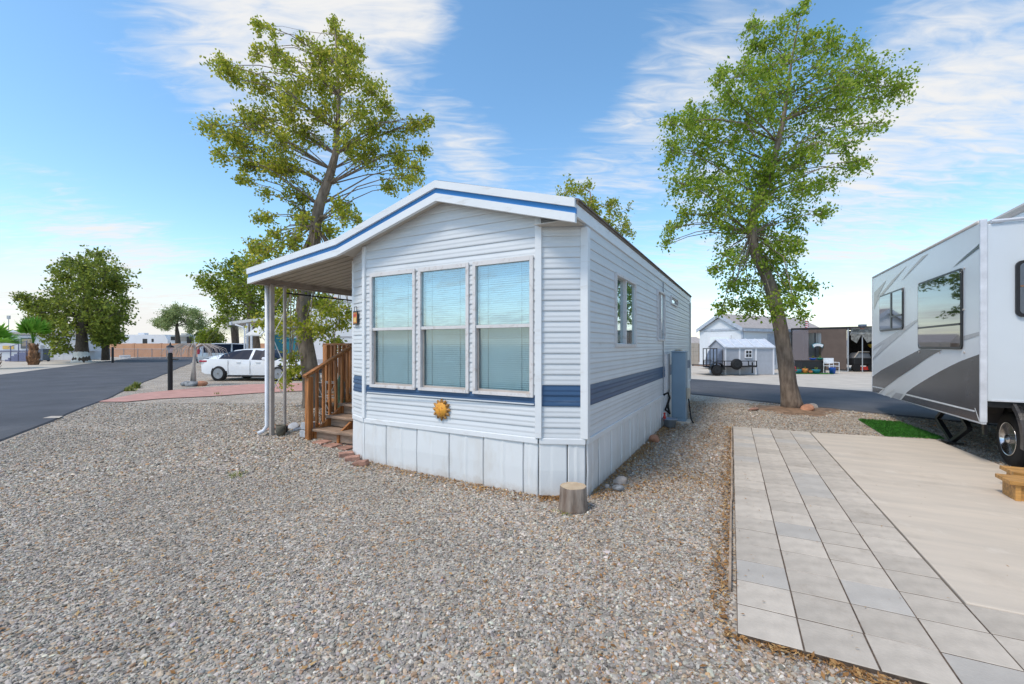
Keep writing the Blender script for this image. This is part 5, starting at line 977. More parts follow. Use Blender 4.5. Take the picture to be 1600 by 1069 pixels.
make_car(suv, S2, 'car_silver', 'car_glass', (-1.4, 1.45), .34, .95, [(-2.36, -2.2, .70, .93, .95, 1.3)], [(2.0, 2.28, .6, .86, .66, .8)], {2, 5})
MB().box(-2.41, -2.3, -.85, .85, .30, .62).build('bumper', 'rubber', suv, bevel=.03); MB().box(-2.415, -2.405, -.25, .25, .66, .80).build('number_plate', 'mark_white', suv)
MB().add([(-2.345, -.62, 1.10), (-2.345, .62, 1.10), (-2.25, .55, 1.55), (-2.25, -.55, 1.55)], [(0, 1, 2, 3)]).build('rear_window', 'car_glass', suv)
gc = thing_l('golf_cart', (at(372, 560, 39).x, 39, 0), R(20), 'beige flat-roofed golf cart behind the silver minivan', 'golf cart')
MB().box(-1.5, 1.5, -.6, .6, 1.68, 1.76).build('roof', 'rv_tan', gc, bevel=.03); MB().box(-1.2, 1.2, -.6, .6, .35, .75).build('body', 'rv_tan', gc, bevel=.08); MB().box(-.6, .2, -.55, .55, .75, .95).build('seat', 'cloth_dark', gc, bevel=.04)
for x in (-1.2, 1.2):
    for y in (-.52, .52): MB().beam((x, y, .7), (x * .95, y, 1.68), .04, .04).build('post', 'black_metal', gc)
for x in (-.85, .85):
    for y in (-.5, .5): MB().lathe([(.12, -.09), (.23, -.09), (.23, .09), (.12, .09)], (x, y, .23), 'y', 18).build('wheel', 'rubber', gc)

# ------------------------------------------------------------------ street side on the left
lp = gp(266, 610); lm = thing_w('lamp_post', lp, 'black yard lamp post with lantern head by the red path', 'lamp post')
k_ = lp.y / FPX
MB().tube([lp, lp + Vector((0, 0, 1.30))], .075, 12).build('post', 'black_metal', lm); MB().tube([lp + Vector((0, 0, 1.10)), lp + Vector((.28, 0, 1.10))], .02, 6).build('arm', 'black_metal', lm)
h0 = lp + Vector((0, 0, 1.30)); lan = MB().lathe([(.05, 0), (.07, .02), (.075, .03)], h0, 'z', 8).build('lantern', 'black_metal', lm); MB().lathe([(.065, .03), (.105, .22)], h0, 'z', 6).build('glass', 'lamp_clear', lan); MB().lathe([(.125, .22), (.10, .27), (.03, .31), (.01, .40)], h0, 'z', 8).build('cap', 'black_metal', lan)
# small bare weeping tree with rocks at its foot
wt = gp(304, 603); rt = thing_w('weeping_tree', wt, 'small bare weeping tree with drooping branches beside the lamp post', 'tree'); mb = MB()
mb.tube([wt, wt + Vector((-.02, 0, .8)), wt + Vector((.03, 0, 1.55))], [.07, .05, .045], 8); mb.tube([wt + Vector((-.22, .1, 0)), wt + Vector((-.10, .05, .7)), wt + Vector((0, 0, 1.5))], [.05, .04, .03], 6); mb.build('trunk', 'post_tan', rt, smooth=True); mb = MB()
for i in range(70):
    a = random.uniform(0, 6.28); L = random.uniform(.5, 1.15); c, s_ = math.cos(a) * 1.0, math.sin(a) * .6; b = wt + Vector((.03, 0, 1.5)); mb.tube([b, b + Vector((c * L * .5, s_ * L * .5, .16)), b + Vector((c * L, s_ * L, .02 - .1 * random.random())), b + Vector((c * L * 1.12, s_ * L * 1.12, -.18 - .25 * random.random()))], [.018, .013, .01, .006], 4, False)
mb.build('crown', 'post_tan', rt, fix=False)
for i, (dx, dy, r, m, lb) in enumerate(((-.25, -.1, .15, 'rock_grey', 'dark grey rock below the weeping tree on the lamp post side'), (.05, -.2, .17, 'rock_grey', 'dark grey rock in front of the weeping tree trunk'), (.32, -.05, .15, 'rock_orange', 'reddish rock below the weeping tree on the car side'))): u, v = to_uv(wt.x + dx, wt.y + dy); rock('rock', float(u), float(v), r, m, lb, 1.3, 1, .8)
# weeds at the road edge and in the gravel
def weed(px, py, n, L, label, w=.012): g_ = gp(px, py); u, v = to_uv(g_.x, g_.y); return spiky('weed', float(u), float(v), n, L, 'weed', label, 'weed', 1.25, w)
weed(212, 607, 90, .30, 'yellow-green weeds at the edge of the street by the red path', .03); weed(203, 611, 50, .22, 'low weeds spreading from the street edge onto the red path', .03); weed(369, 748, 50, .07, 'tiny yellow-green weed tuft growing in the open gravel', .004); weed(340, 617, 20, .12, 'small dry tuft on the red path edge', .01); weed(884, 803, 24, .04, 'tiny green sprout at the foot of the stump', .005)
# patched pale mark on the road
q = [gp(66, 653.6, .03), gp(80, 650.4, .03), gp(99, 650.2, .03), gp(92, 653.4, .03)]; MB().add([(p.x, p.y, .034) for p in q], [(0, 1, 2, 3)]).build('road_patch', 'tan_block')['kind'] = 'structure'
# peach block wall with coping and its chain-link fence
wA, wB = Vector((at(168, 540, 60).x, 60.0, 0)), Vector((at(600, 540, 58).x, 58.0, 0)); pw = thing_w('block_wall', wA, 'long peach-coloured block wall closing the far end of the street', 'wall')
dw = (wB - wA).normalized(); N = 10
for i in range(N): a = wA.lerp(wB, i / N); b = wA.lerp(wB, (i + 1) / N); MB().beam(a + dw * .02 + Vector((0, 0, .92)), b - dw * .02 + Vector((0, 0, .92)), .2, 1.84).build('panel', 'peach_wall', pw); MB().box(b.x - .12, b.x + .12, b.y - .14, b.y + .14, 0, 1.88).build('pilaster', 'peach_wall', pw)
fA, fB = Vector((at(172, 540, 53).x, 53, 0)), Vector((at(330, 540, 50).x, 50, 0)); fe = thing_w('chain_link_fence', fA, 'low chain-link fence in front of the peach wall', 'fence')
MB().tube([fA + Vector((0, 0, 1.15)), fB + Vector((0, 0, 1.15))], .03, 6).build('top_rail', 'galv', fe)
for i in range(8): p = fA.lerp(fB, i / 7); MB().tube([p, p + Vector((0, 0, 1.2))], .035, 6).build('post', 'galv', fe)
mb = MB(); L = (fB - fA).length; d = (fB - fA).normalized(); nW = int(L / .16)
for i in range(nW):
    for sg in (-1, 1): a = fA + d * (i * .16); e = a + d * (sg * 1.1) + Vector((0, 0, 1.12)); mb.beam(a + Vector((0, 0, .03)), e, .006, .006)
o = mb.build('mesh', 'galv', fe, fix=False); o['kind'] = 'stuff'
bp = gp(176, 567.5); single_w(MB().tube([bp, bp + Vector((0, 0, 1.35)), bp + Vector((0, 0, 1.45))], [.09, .09, .05], 10), 'bollard', 'black_metal', bp, 'black post standing at the street edge near the chain-link fence', 'post')
kf = thing_w('picket_edging', gp(195, 561.5), 'low white picket edging at the bend of the street', 'fence'); c0 = gp(187, 561.5); c1 = gp(203, 560.5)
for i in range(9): p = c0.lerp(c1, i / 8); MB().box(p.x - .06, p.x + .06, p.y - .02, p.y + .02, 0, .45).build('picket', 'home_white', kf)
MB().beam(c0 + Vector((0, .03, .3)), c1 + Vector((0, .03, .3)), .03, .06).build('rail', 'home_white', kf)
# low white wall under the dark tree
la, lb_ = Vector((at(62, 540, 46).x, 46, 0)), Vector((at(168, 540, 52).x, 52, 0)); lw = thing_w('panel_fence', la, 'white panel fence behind the painted tree trunk', 'fence')
for i in range(9): MB().beam(la.lerp(lb_, i / 9 + .003) + Vector((0, 0, .8)), la.lerp(lb_, (i + 1) / 9 - .003) + Vector((0, 0, .8)), .08, 1.6).build('panel', 'home_white', lw)
# left mobile home
def box_home(name, label, a, b, depth, z0, z1, body_m, cat='mobile home'):
    a = Vector(a); b = Vector(b); d = (b - a).normalized(); L = (b - a).length; root = thing_l(name, a, math.atan2(d.y, d.x), label, cat); return root, L
hm, L = box_home('neighbour_home', 'long white mobile home with dark blue stripe behind the short palm', (at(-120, 540, 44).x, 44, 0), (at(120, 540, 47).x, 47, 0), 4, 0, 3, 'home_white')
k_ = 45.5 / FPX
MB().box(0, L, 0, 4, .95, 2.80).build('wall', 'home_white', hm); MB().box(0, L, -.03, -.001, .92, 1.04).build('stripe', 'purple_blue', hm)
for i in range(int(L / .9)): MB().box(i * .9, i * .9 + .88, .05, .15, 0, .92).build('skirt_panel', 'home_white', hm)
MB().prism([(-.25, 2.80), (-.25, 2.98), (2, 3.25), (4.25, 2.98), (4.25, 2.80)], 'yz', -.2, L + .2).build('roof', 'rv_tan', hm); MB().box(0, L, -.035, -.001, 2.62, 2.68).build('stripe', 'purple_blue', hm)
xw = lambda px: (at(px, 540, 45.5).x - hm.location.x) * 1.0
for px0, px1, z0_, z1_ in ((30, 46, 1.25, 2.35), (-30, -14, 1.25, 2.35)):
    o = MB().box(xw(px0), xw(px1), -.05, -.001, z0_, z1_).build('window', 'screen_dark', hm); MB().box(xw(px0) + .1, xw(px1) - .1, -.056, -.0505, z0_ + .1, z1_ - .1).build('pane', 'glass_tinted', o)
MB().box(xw(7), xw(21), -.04, -.001, 1.2, 1.55).build('sign_board', 'sign_yellow', hm)
MB().box(xw(22), xw(34), 1.2, 2.2, 3.1, 3.4).build('roof_unit', 'home_white', hm)
sp_ = thing_w('entry_stairs', Vector((at(34, 540, 44).x, 43.8, 0)), 'blue-grey entry stairs with railing at the neighbouring home', 'stairs'); bx = at(22, 540, 44).x
for i in range(5): MB().box(bx + i * .3, bx + 2.2, 43.2, 44.2, i * .18, i * .18 + .17).build('step', 'purple_blue', sp_)
for i in (0, 2, 4): MB().box(bx + .5 + i * .4, bx + .56 + i * .4, 43.2, 43.26, .0 if i else 0, 1.55 + .12 * i).build('post', 'purple_blue', sp_)
MB().beam((bx + .3, 43.23, 1.4), (bx + 2.2, 43.23, 2.05), .05, .05).build('rail', 'purple_blue', sp_)
bn = Vector((at(65, 540, 43).x, 43, 0)); tb = thing_w('trash_bin', bn, 'dark blue-grey bin behind the short palm trunk', 'bin'); MB().prism([(bn.x - .42, .1), (bn.x + .42, .1), (bn.x + .48, 1.15), (bn.x - .48, 1.15)], 'xz', 42.7, 43.4).build('body', 'shed_dark', tb, bevel=.03); MB().box(bn.x - .5, bn.x + .5, 42.65, 43.45, 1.151, 1.24).build('lid', 'shed_dark', tb, bevel=.03); 
for dx in (-.35, .35): MB().lathe([(.14, -.05), (.14, .05)], (bn.x + dx, 43.3, .14), 'x', 12).build('wheel', 'rubber', tb)
an = Vector((at(13.5, 540, 50).x, 50, 0)); ant = thing_w('antenna', an, 'thin antenna mast with square head above the white mobile home', 'antenna'); MB().tube([an, an + Vector((0, 0, 5.0))], .035, 6).build('mast', 'galv', ant); MB().box(an.x - .17, an.x + .17, 49.95, 50.05, 4.6, 5.0).build('head', 'galv', ant)
# trailers parked beyond the peach wall
def far_rv(px0, px1, Y, zt, label, cap=None, wins=()):
    a = at(px0, 540, Y).x; b = at(px1, 540, Y).x; r_ = thing_w('stored_trailer', Vector(((a + b) / 2, Y, 0)), label, 'trailer', 'trailers stored beyond the peach wall')
    MB().prism([(a, .6), (b, .6), (b, zt * .75), (b - .5, zt), (a + .2, zt), (a, zt - .2)], 'xz', Y, Y + 2.5).build('body', 'home_white', r_)
    for w0, w1, z0_, z1_, m in wins: MB().box(at(w0, 540, Y).x, at(w1, 540, Y).x, Y - .04, Y - .001, z0_, z1_).build('window' if m != 'rv_tan' else 'stripe', m, r_)
    for t in (.4, .55): x = a + (b - a) * t; MB().lathe([(.15, -.1), (.36, -.1), (.36, .1), (.15, .1)], (x, Y + .05, .36), 'y', 16).build('wheel', 'rubber', r_)
    MB().box(a + (b - a) * .3, a + (b - a) * .3 + 1.0, Y + .8, Y + 1.6, zt + .001, zt + .3).build('roof_unit', 'home_white', r_)
far_rv(186, 262, 68, 3.25, 'long white stored trailer with a dark door showing over the peach wall', None, ((223, 230, 1.6, 2.6, 'rv_black'), (237, 240, 2.1, 2.6, 'rv_black'), (212, 250, 1.75, 1.85, 'rv_tan')))
far_rv(266, 302, 66, 3.15, 'white stored trailer with black and tan graphics behind the palo verde', None, ((267, 276, 2.35, 2.9, 'rv_black'), (280, 291, 2.2, 2.9, 'rv_tan'), (292, 300, 1.9, 2.9, 'rv_black')))
far_rv(303, 323, 64, 3.0, 'white stored trailer with rounded front next to the round bush', None, ((306, 320, 2.35, 2.42, 'rv_silver'),))
# hills on the horizon
for (x0, x1, Y, hts) in ((at(150, 540, 1500).x, at(360, 540, 1500).x, 1500, (0, 8, 14, 20, 25, 22, 26, 20, 17, 14, 10, 12, 8, 4, 0)), (at(1040, 540, 1400).x, at(1400, 540, 1400).x, 1400, (0, 6, 10, 9, 12, 10, 14, 16, 15, 18, 16, 17, 12, 6, 0))):
    n = len(hts); V = []
    for i, h in enumerate(hts): x = x0 + (x1 - x0) * i / (n - 1); V += [(x, Y - 120, -.05), (x, Y, h), (x, Y + 200, -.05)]
    struct(MB().add(V, [(i * 3 + k, i * 3 + k + 1, i * 3 + 4 + k, i * 3 + 3 + k) for i in range(n - 1) for k in range(2)]).build('hill', 'hill', smooth=True))

# ------------------------------------------------------------------ neighbours seen past the porch
nr = thing_w('neighbour_trailer', Vector((-5.5, 17.2, 0)), 'white trailer with grey pinstripes behind the tree and porch steps', 'trailer')
MB().prism([(-8.3, .75), (-2.6, .75), (-2.6, 3.75), (-7.0, 3.72), (-7.7, 3.4), (-8.15, 2.7), (-8.3, 1.9)], 'xz', 17.0, 19.4).build('body', 'rv_white', nr, bevel=.08)
for z, x0 in ((3.28, -7.2), (2.52, -6.75), (1.90, -6.8)): MB().box(x0, -2.7, 16.985, 16.998, z, z + .055).build('stripe', 'rv_silver', nr)
MB().box(-7.05, -6.85, 16.97, 16.999, 3.42, 3.47).build('marker_light', 'sign_orange', nr); MB().box(-7.9, -7.76, 16.97, 16.999, 1.55, 1.62).build('marker_light', 'sign_orange', nr); MB().box(-8.2, -2.7, 16.99, 17.0, .9, 1.05).build('lower_stripe', 'rv_silver', nr)
for x in (-5.4, -4.5): MB().lathe([(.15, -.1), (.36, -.1), (.36, .1), (.15, .1)], (x, 17.1, .36), 'y', 20).build('wheel', 'rubber', nr)
MB().box(-8.1, -2.8, 17.2, 19.2, .5, .749).build('chassis', 'rv_black', nr)
tp_ = at(454, 540, 23); tl = thing_w('teal_shed', Vector((tp_.x, 23, 0)), 'teal panelled box standing behind the white sedan', 'storage box'); MB().box(at(446, 540, 23).x, at(464, 540, 23).x, 23, 24, .02, 1.9).build('body', 'teal', tl, bevel=.03); MB().box(at(445, 540, 23).x, at(465, 540, 23).x, 22.95, 24.05, 1.9, 1.97).build('lid', 'teal', tl); MB().box(tp_.x - .02, tp_.x + .02, 22.98, 22.999, .1, 1.85).build('seam', 'shed_dark', tl)
pc = thing_w('patio_cover', Vector((at(392, 540, 28).x, 28, 0)), 'white patio cover on slim posts behind the parked cars', 'patio cover'); x0, x1 = at(361, 540, 28).x, at(440, 540, 28).x
MB().prism([(x0, 2.95), (x1, 3.35), (x1, 3.55), (x0, 3.12)], 'xz', 28, 32).build('roof', 'roof_white', pc); MB().box(x0 - .05, x0 + .05, 27.9, 32, 2.9, 3.1).build('gutter', 'post_white', pc)
for px in (386.5, 393, 420): x = at(px, 540, 28.1).x; MB().box(x - .05, x + .05, 28.05, 28.15, 0, 3.0).build('post', 'post_white', pc)
x = at(383, 540, 28).x; MB().tube([(x0 + .3, 27.95, 2.92), (x - .1, 27.95, 2.75), (x, 27.95, 2.55), (x, 27.95, .1)], .05, 8).build('downspout', 'post_white', pc)
aw = thing_w('window_awning', Vector((at(402, 540, 27).x, 27, 2.3)), 'sloped white window awning below the patio cover', 'awning'); xa, xb, xc = at(389, 540, 27).x, at(400, 540, 27).x, at(414, 540, 27).x
MB().add([(xa, 26.6, 2.24), (xc, 26.6, 2.24), (xc, 27.6, 2.95), (xb, 27.6, 2.95), (xa, 26.6, 2.16), (xc, 26.6, 2.16), (xc, 27.6, 2.87), (xb, 27.6, 2.87)], [(0, 1, 2, 3), (7, 6, 5, 4), (0, 4, 5, 1), (3, 2, 6, 7), (0, 3, 7, 4), (1, 5, 6, 2)]).build('canopy', 'roof_white', aw)
MB().beam((xa + .2, 26.65, 2.2), (xb, 27.6, 2.2), .03, .03).build('arm', 'post_white', aw)
nh = thing_w('neighbour_cottage', Vector((at(440, 540, 29).x, 29, 0)), 'pale cottage wall beneath the patio cover', 'cottage'); xh = at(412, 540, 29).x; MB().box(xh, -4, 29.2, 33, .2, 3.3).build('wall', 'home_white', nh); MB().box(xh + .6, xh + 1.5, 29.15, 29.199, .3, 2.3).build('door', 'teal', nh)

# ------------------------------------------------------------------ lots across the rear road
nC = Vector((at(1160, 540, 27.3).x, 27.3, 0)); nF = Vector((at(1093, 540, 30.0).x, 30.0, 0)); nx_ = (nF - nC).normalized(); wN = (nF - nC).length
ch = thing_l('neighbour_home', nC, math.atan2(nx_.y, nx_.x), 'pale blue-white gabled park home behind the grey shed', 'mobile home')   # local x: along the gable end, local -y: along the side
e_ = 2.62; pk = 3.55
MB().box(0, wN, -9.6, 0, .1, e_).build('wall', 'home_pale', ch); MB().prism([(0.0, e_ + .001), (wN, e_ + .001), (wN / 2, pk - .12)], 'xz', -9.6, 0).build('gable', 'home_pale', ch)
for a, b in (((-.12, e_ - .04), (wN / 2, pk)), ((wN + .12, e_ - .04), (wN / 2, pk))):
    MB().prism([(a[0], a[1]), (b[0], b[1]), (b[0], b[1] + .12), (a[0], a[1] + .12)], 'xz', -9.8, .16).build('roof', 'shingle', ch); MB().prism([(a[0], a[1] - .12), (b[0], b[1] - .12), (b[0], b[1] + .125), (a[0], a[1] + .125)], 'xz', .165, .20).build('barge_board', 'home_trim', ch)
MB().box(-.02, wN + .02, .002, .05, e_ - .06, e_ + .06).build('trim', 'home_trim', ch); MB().box(-.04, .06, -.06, .04, .1, e_).build('corner_trim', 'home_trim', ch); MB().box(-.20, -.13, -9.7, .1, e_ - .14, e_ + .03).build('gutter', 'home_trim', ch)
wx0, wx1 = wN * .28, wN * .72; o = MB().box(wx0 - .12, wx1 + .12, .002, .07, 1.05, 2.25).build('window', 'home_white', ch); MB().box(wx0, wx1, .071, .08, 1.15, 1.66).build('pane', 'curtain', o); MB().box(wx0, wx1, .071, .08, 1.72, 2.15).build('pane', 'blind', o)
MB().box(-.03, -.002, -3.6, -2.7, .3, 2.35).build('door', 'home_trim', ch); 
for k in range(14): MB().box(-.02, -.002, -.62 - k * .64, -.05 - k * .64, .0, .5).build('skirt_panel', 'home_pale', ch)
# garden shed
YS = 23.7; sx = lambda px: at(px, 540, YS).x; x0, x1 = sx(1133), sx(1209); sh = thing_w('garden_shed', Vector(((x0 + x1) / 2, YS, 0)), 'grey panelled garden shed with white corner strips and ribbed roof', 'shed')
MB().box(x0, x1, YS, YS + 1.9, .0, 1.47).build('wall', 'shed_grey', sh); MB().prism([(YS + 0.0, 1.4701), (YS + 1.9, 1.4701), (YS + .95, 1.88)], 'yz', x0, x1).build('gable', 'shed_grey', sh)
rf = MB().prism([(YS - .08, 1.46), (YS + .95, 1.90), (YS + 1.98, 1.46), (YS + 1.98, 1.50), (YS + .95, 1.95), (YS - .08, 1.50)], 'yz', x0 - .08, x1 + .08).build('roof', 'shed_roof', sh)
for k in range(6): x = x0 + (x1 - x0) * k / 5; MB().prism([(YS - .09, 1.505), (YS + .94, 1.955), (YS + .94, 1.985), (YS - .09, 1.535)], 'yz', x - .02, x + .02).build('rib', 'home_white', rf)
for px in (1133.5, 1155.5, 1181, 1208.5): x = sx(px); MB().box(x - .04, x + .04, YS - .025, YS - .001, 0, 1.46).build('strip', 'home_white', sh)
MB().box(x0, x1, YS - .03, YS - .0015, 1.42, 1.465).build('eave_strip', 'home_white', sh)
wa, wb = sx(1164.5), sx(1173.5); o = MB().box(wa - .04, wb + .04, YS - .05, YS - .002, .90, 1.36).build('window', 'home_white', sh)
for i in range(2):
    for j in range(2): MB().box(wa + .02 + i * .16, wa + .145 + i * .16, YS - .056, YS - .0505, .96 + j * .19, 1.11 + j * .19).build('pane', 'rv_black', o)
MB().box(x1 + .001, x1 + .02, YS + .1, YS + 1.8, .05, 1.42).build('door', 'shed_grey', sh)
# dark block standing in for the shed's end, shade put into its colour
tx = sx(1120); single_w(MB().prism([(sx(1120.5), .30), (x0 - .03, .30), (x0 - .03, 1.42), (sx(1127), 1.28), (sx(1122.5), .9)], 'xz', YS + .2, YS + 1.6), 'shed_end', 'shed_dark', Vector((sx(1127), YS + .9, .3)), 'dark slate block standing in for the shaded end of the grey shed', 'shed wall', bevel=.05)
# utility trailer
YT = 23.0; tx_ = lambda px: at(px, 540, YT).x; ut = thing_w('utility_trailer', Vector((tx_(1140), YT, 0)), 'black open utility trailer with mesh ramp gate and spare wheel', 'trailer')
xa, xb = tx_(1099), tx_(1183); tz = .62
fr_ = MB()
for y in (YT - .0, YT + 1.5):
    fr_.box(xa + .03, xb, y, y + .06, .44, .52); fr_.box(xa + .7, xb, y, y + .04, .74, .78)
    for x in np.linspace(xa + .7, xb - .02, 6): fr_.box(x - .02, x + .02, y, y + .04, .52, .74)
fr_.box(xb - .05, xb, YT, YT + 1.5, .44, .52); fr_.build('frame', 'black_metal', ut); MB().box(xa + .1, xb - .06, YT + .065, YT + 1.49, .45, .49).build('deck', 'brown_wood', ut)
gt = MB(); gx = xa
for x in np.linspace(xa, xa + .72, 5): gt.beam((x, YT + .02, .45), (x, YT + .02, 1.42), .035, .035)
gt.box(xa - .02, xa + .74, YT + .0, YT + .04, 1.40, 1.44); gt.box(xa - .02, xa + .74, YT, YT + .04, .70, .73); gt.build('ramp_gate', 'black_metal', ut)
def small_wheel(x, y, z, nm='wheel', ax='y', r=.29):
    w = MB().lathe([(r * .5, -.09), (r * .92, -.09), (r, -.05), (r, .05), (r * .92, .09), (r * .5, .09)], (x, y, z), ax, 22).build(nm, 'rubber', ut, smooth=True); MB().lathe([(r * .55, -.1), (r * .5, -.06), (r * .15, -.07), (r * .1, -.1)], (x, y, z), ax, 14).build('rim', 'black_metal', w)
small_wheel(tx_(1118), YT - .13, .29); small_wheel(tx_(1147), YT - .0 + 1.2, .29); small_wheel(tx_(1149), YT - .12, .60, 'spare_wheel')
V = []; F = []; c = (tx_(1118), .31)
for i, a in enumerate(range(0, 181, 15)):
    for r_, y in ((.36, YT - .26), (.39, YT - .26), (.39, YT - .01), (.36, YT - .01)): V.append((c[0] + r_ * math.cos(R(a)), y, c[1] + r_ * math.sin(R(a))))
for i in range(12):
    for k in range(4): F.append((i * 4 + k, i * 4 + (k + 1) % 4, i * 4 + 4 + (k + 1) % 4, i * 4 + 4 + k))
MB().add(V, F).build('mudguard', 'black_metal', ut)
tg = MB(); tg.beam((xb, YT + .2, .48), (tx_(1194), YT + .75, .46), .07, .07); tg.beam((xb, YT + 1.3, .48), (tx_(1194), YT + .75, .46), .07, .07); tg.build('tongue', 'black_metal', ut); MB().tube([(tx_(1187), YT + .7, .08), (tx_(1187), YT + .7, .68)], .035, 8).build('jack', 'black_metal', ut); MB().lathe([(.05, 0), (.06, .05), (.03, .1)], (tx_(1195), YT + .75, .46), 'z', 10).build('coupler', 'steel_grey', ut)
# shade-cloth room
sr0, sr1 = Vector((at(1237, 540, 28.6).x, 28.6, 0)), Vector((at(1325, 540, 26.3).x, 26.3, 0)); sr2 = Vector((at(1375, 540, 29.5).x, 29.5, 0)); sd_ = (sr1 - sr0).normalized(); Ls = (sr1 - sr0).length
rm = thing_l('shade_room', sr0, math.atan2(sd_.y, sd_.x), 'brown shade-cloth patio room on thin metal posts', 'patio room'); zt = 2.60
f = lambda px: Ls * (px - 1237) / 88.0
MB().box(f(1285), Ls - .06, -.02, .0, .12, zt).build('cloth_panel', 'shade_cloth', rm); MB().box(.05, f(1265), -.02, -.015, .12, zt - .02).build('cloth_panel', 'shade_mesh', rm); MB().box(f(1265), f(1285), -.0205, .0, zt - .22, zt).build('cloth_panel', 'shade_cloth', rm); MB().box(f(1265), f(1285), -.0205, .0, .12, .85).build('cloth_panel', 'shade_cloth', rm)
for x in (0.0, f(1275), Ls): MB().box(x - .03, x + .03, .001, .06, 0, zt).build('post', 'black_metal' if x != Ls else 'galv', rm)
MB().box(-.05, Ls + .05, -.03, .05, zt, zt + .08).build('top_rail', 'black_metal', rm); MB().box(-.05, Ls + 3.4, .051, 5.2, zt + .05, zt + .12).build('roof', 'cloth_dark', rm)
MB().box(f(1290), Ls + 3.4, 5.2, 5.26, 0.2, zt).build('back_screen', 'cloth_dark', rm); MB().box(Ls + 3.34, Ls + 3.4, .2, 5.2, .1, zt).build('side_screen', 'cloth_dark', rm); MB().box(-.5, f(1289), 5.2, 5.26, .0, 1.75).build('back_opening', 'tan_block', rm)
MB().box(Ls, Ls + 3.4, .2, .26, zt, zt + .08).build('top_rail', 'galv', rm)
V = []; F = []; N = 12
for i in range(N + 1): x = Ls + .1 + 3.1 * i / N; d = .35 + .55 * abs(math.sin(i * 1.25 + .6)); V += [(x, .22 + .03 * math.sin(i), zt), (x, .24 + .05 * math.sin(i * 2), zt - d)]
MB().add(V, [(2 * i, 2 * i + 1, 2 * i + 3, 2 * i + 2) for i in range(N)]).build('camo_valance', 'camo', rm)
MB().beam((Ls, .23, zt - .25), (Ls + .75, .23, zt - .3), .03, .03).build('brace', 'galv', rm); MB().beam((Ls + .2, .23, zt), (Ls + .05, .23, zt - .4), .03, .03).build('brace', 'galv', rm); MB().box(-.1, Ls, -.06, -.03, .0, .05).build('base_rail', 'galv', rm)
def on_r(px, py=None, Y=25.6): p = Vector((at(px, 540, Y).x, Y, 0)); return p
p = on_r(1273, Y=25.9); hb = at(1278, 540, 27.2); hs2 = thing_w('hanging_sign', Vector((hb.x, 27.2, 1.55)), 'white and teal arched sign hanging in the shade-cloth opening', 'sign')
V = []
for a in range(40, 141, 10): V.append((hb.x + .42 * math.cos(R(a)) * 1.15, .34 * math.sin(R(a)) + 1.40))
poly = V + [(x * .0 + hb.x + (x - hb.x) * .75, z - .20) for x, z in V[::-1]]
MB().prism(poly, 'xz', 27.2, 27.23).build('board', 'teal', hs2); poly2 = [(hb.x + (x - hb.x) * .9, (z - 1.6) * .75 + 1.6) for x, z in poly]; MB().prism(poly2, 'xz', 27.18, 27.199).build('panel', 'mark_white', hs2); MB().tube([(hb.x, 27.21, 1.74), (hb.x, 27.21, 2.6)], .008, 5).build('wire', 'black_metal', hs2)
tb_ = on_r(1272, Y=25.2); pt_ = thing_w('planter_table', tb_, 'long dark draped table before the shade-cloth room', 'table'); a_, b_ = on_r(1253, Y=25.2).x, on_r(1291, Y=25.2).x; MB().box(a_, b_, 25.2, 25.9, .66, .72).build('tabletop', 'cloth_dark', pt_); MB().box(a_ + .02, b_ - .02, 25.22, 25.88, .02, .659).build('skirt', 'rv_black', pt_)
def pot_w(px, Y, z, r, h, m, label, cat='pot', name='bowl_planter'):
    p = on_r(px, Y=Y); p.z = z; o_ = thing_w(name, p, label, cat); r *= .8; h *= .75; MB().lathe([(r * .45, 0), (r * .8, h * .3), (r, h * .8), (r * 1.02, h), (r * .85, h), (0, h * .8)], p, 'z', 16).build('bowl', m, o_, smooth=True)
    V = []; F = []
    for i in range(24): a = random.uniform(0, 6.28); t = random.uniform(.1, .9); d = Vector((math.cos(a) * math.sin(t), math.sin(a) * math.sin(t), math.cos(t))); b = p + Vector((0, 0, h * .85)); s_ = Vector((-math.sin(a), math.cos(a), 0)) * .015; k = len(V); V += [b - s_, b + s_, b + d * r * 1.1]; F.append((k, k + 1, k + 2))
    MB().add(V, F).build('plant', 'weed', o_, fix=False); return o_
pot_w(1247, 24.7, 0, .22, .30, 'teal', 'teal bowl planter beside the tree-side end of the draped table'); pot_w(1275, 24.6, 0, .26, .30, 'teal', 'wide teal bowl planter in front of the draped table'); pot_w(1258, 24.7, 0, .18, .36, 'sign_orange', 'orange ceramic planter between the two teal bowls', 'pot', 'ceramic_planter'); pot_w(1266.5, 24.6, 0, .13, .20, 'terracotta', 'small terracotta pot next to the wide teal bowl', 'pot', 'flower_pot')
pot_w(1270, 25.5, .72, .22, .16, 'blue', 'blue bowl standing on the draped table', 'bowl', 'table_bowl'); pot_w(1281, 25.5, .72, .22, .18, 'green_paint', 'green bowl standing on the draped table', 'bowl', 'table_bowl')
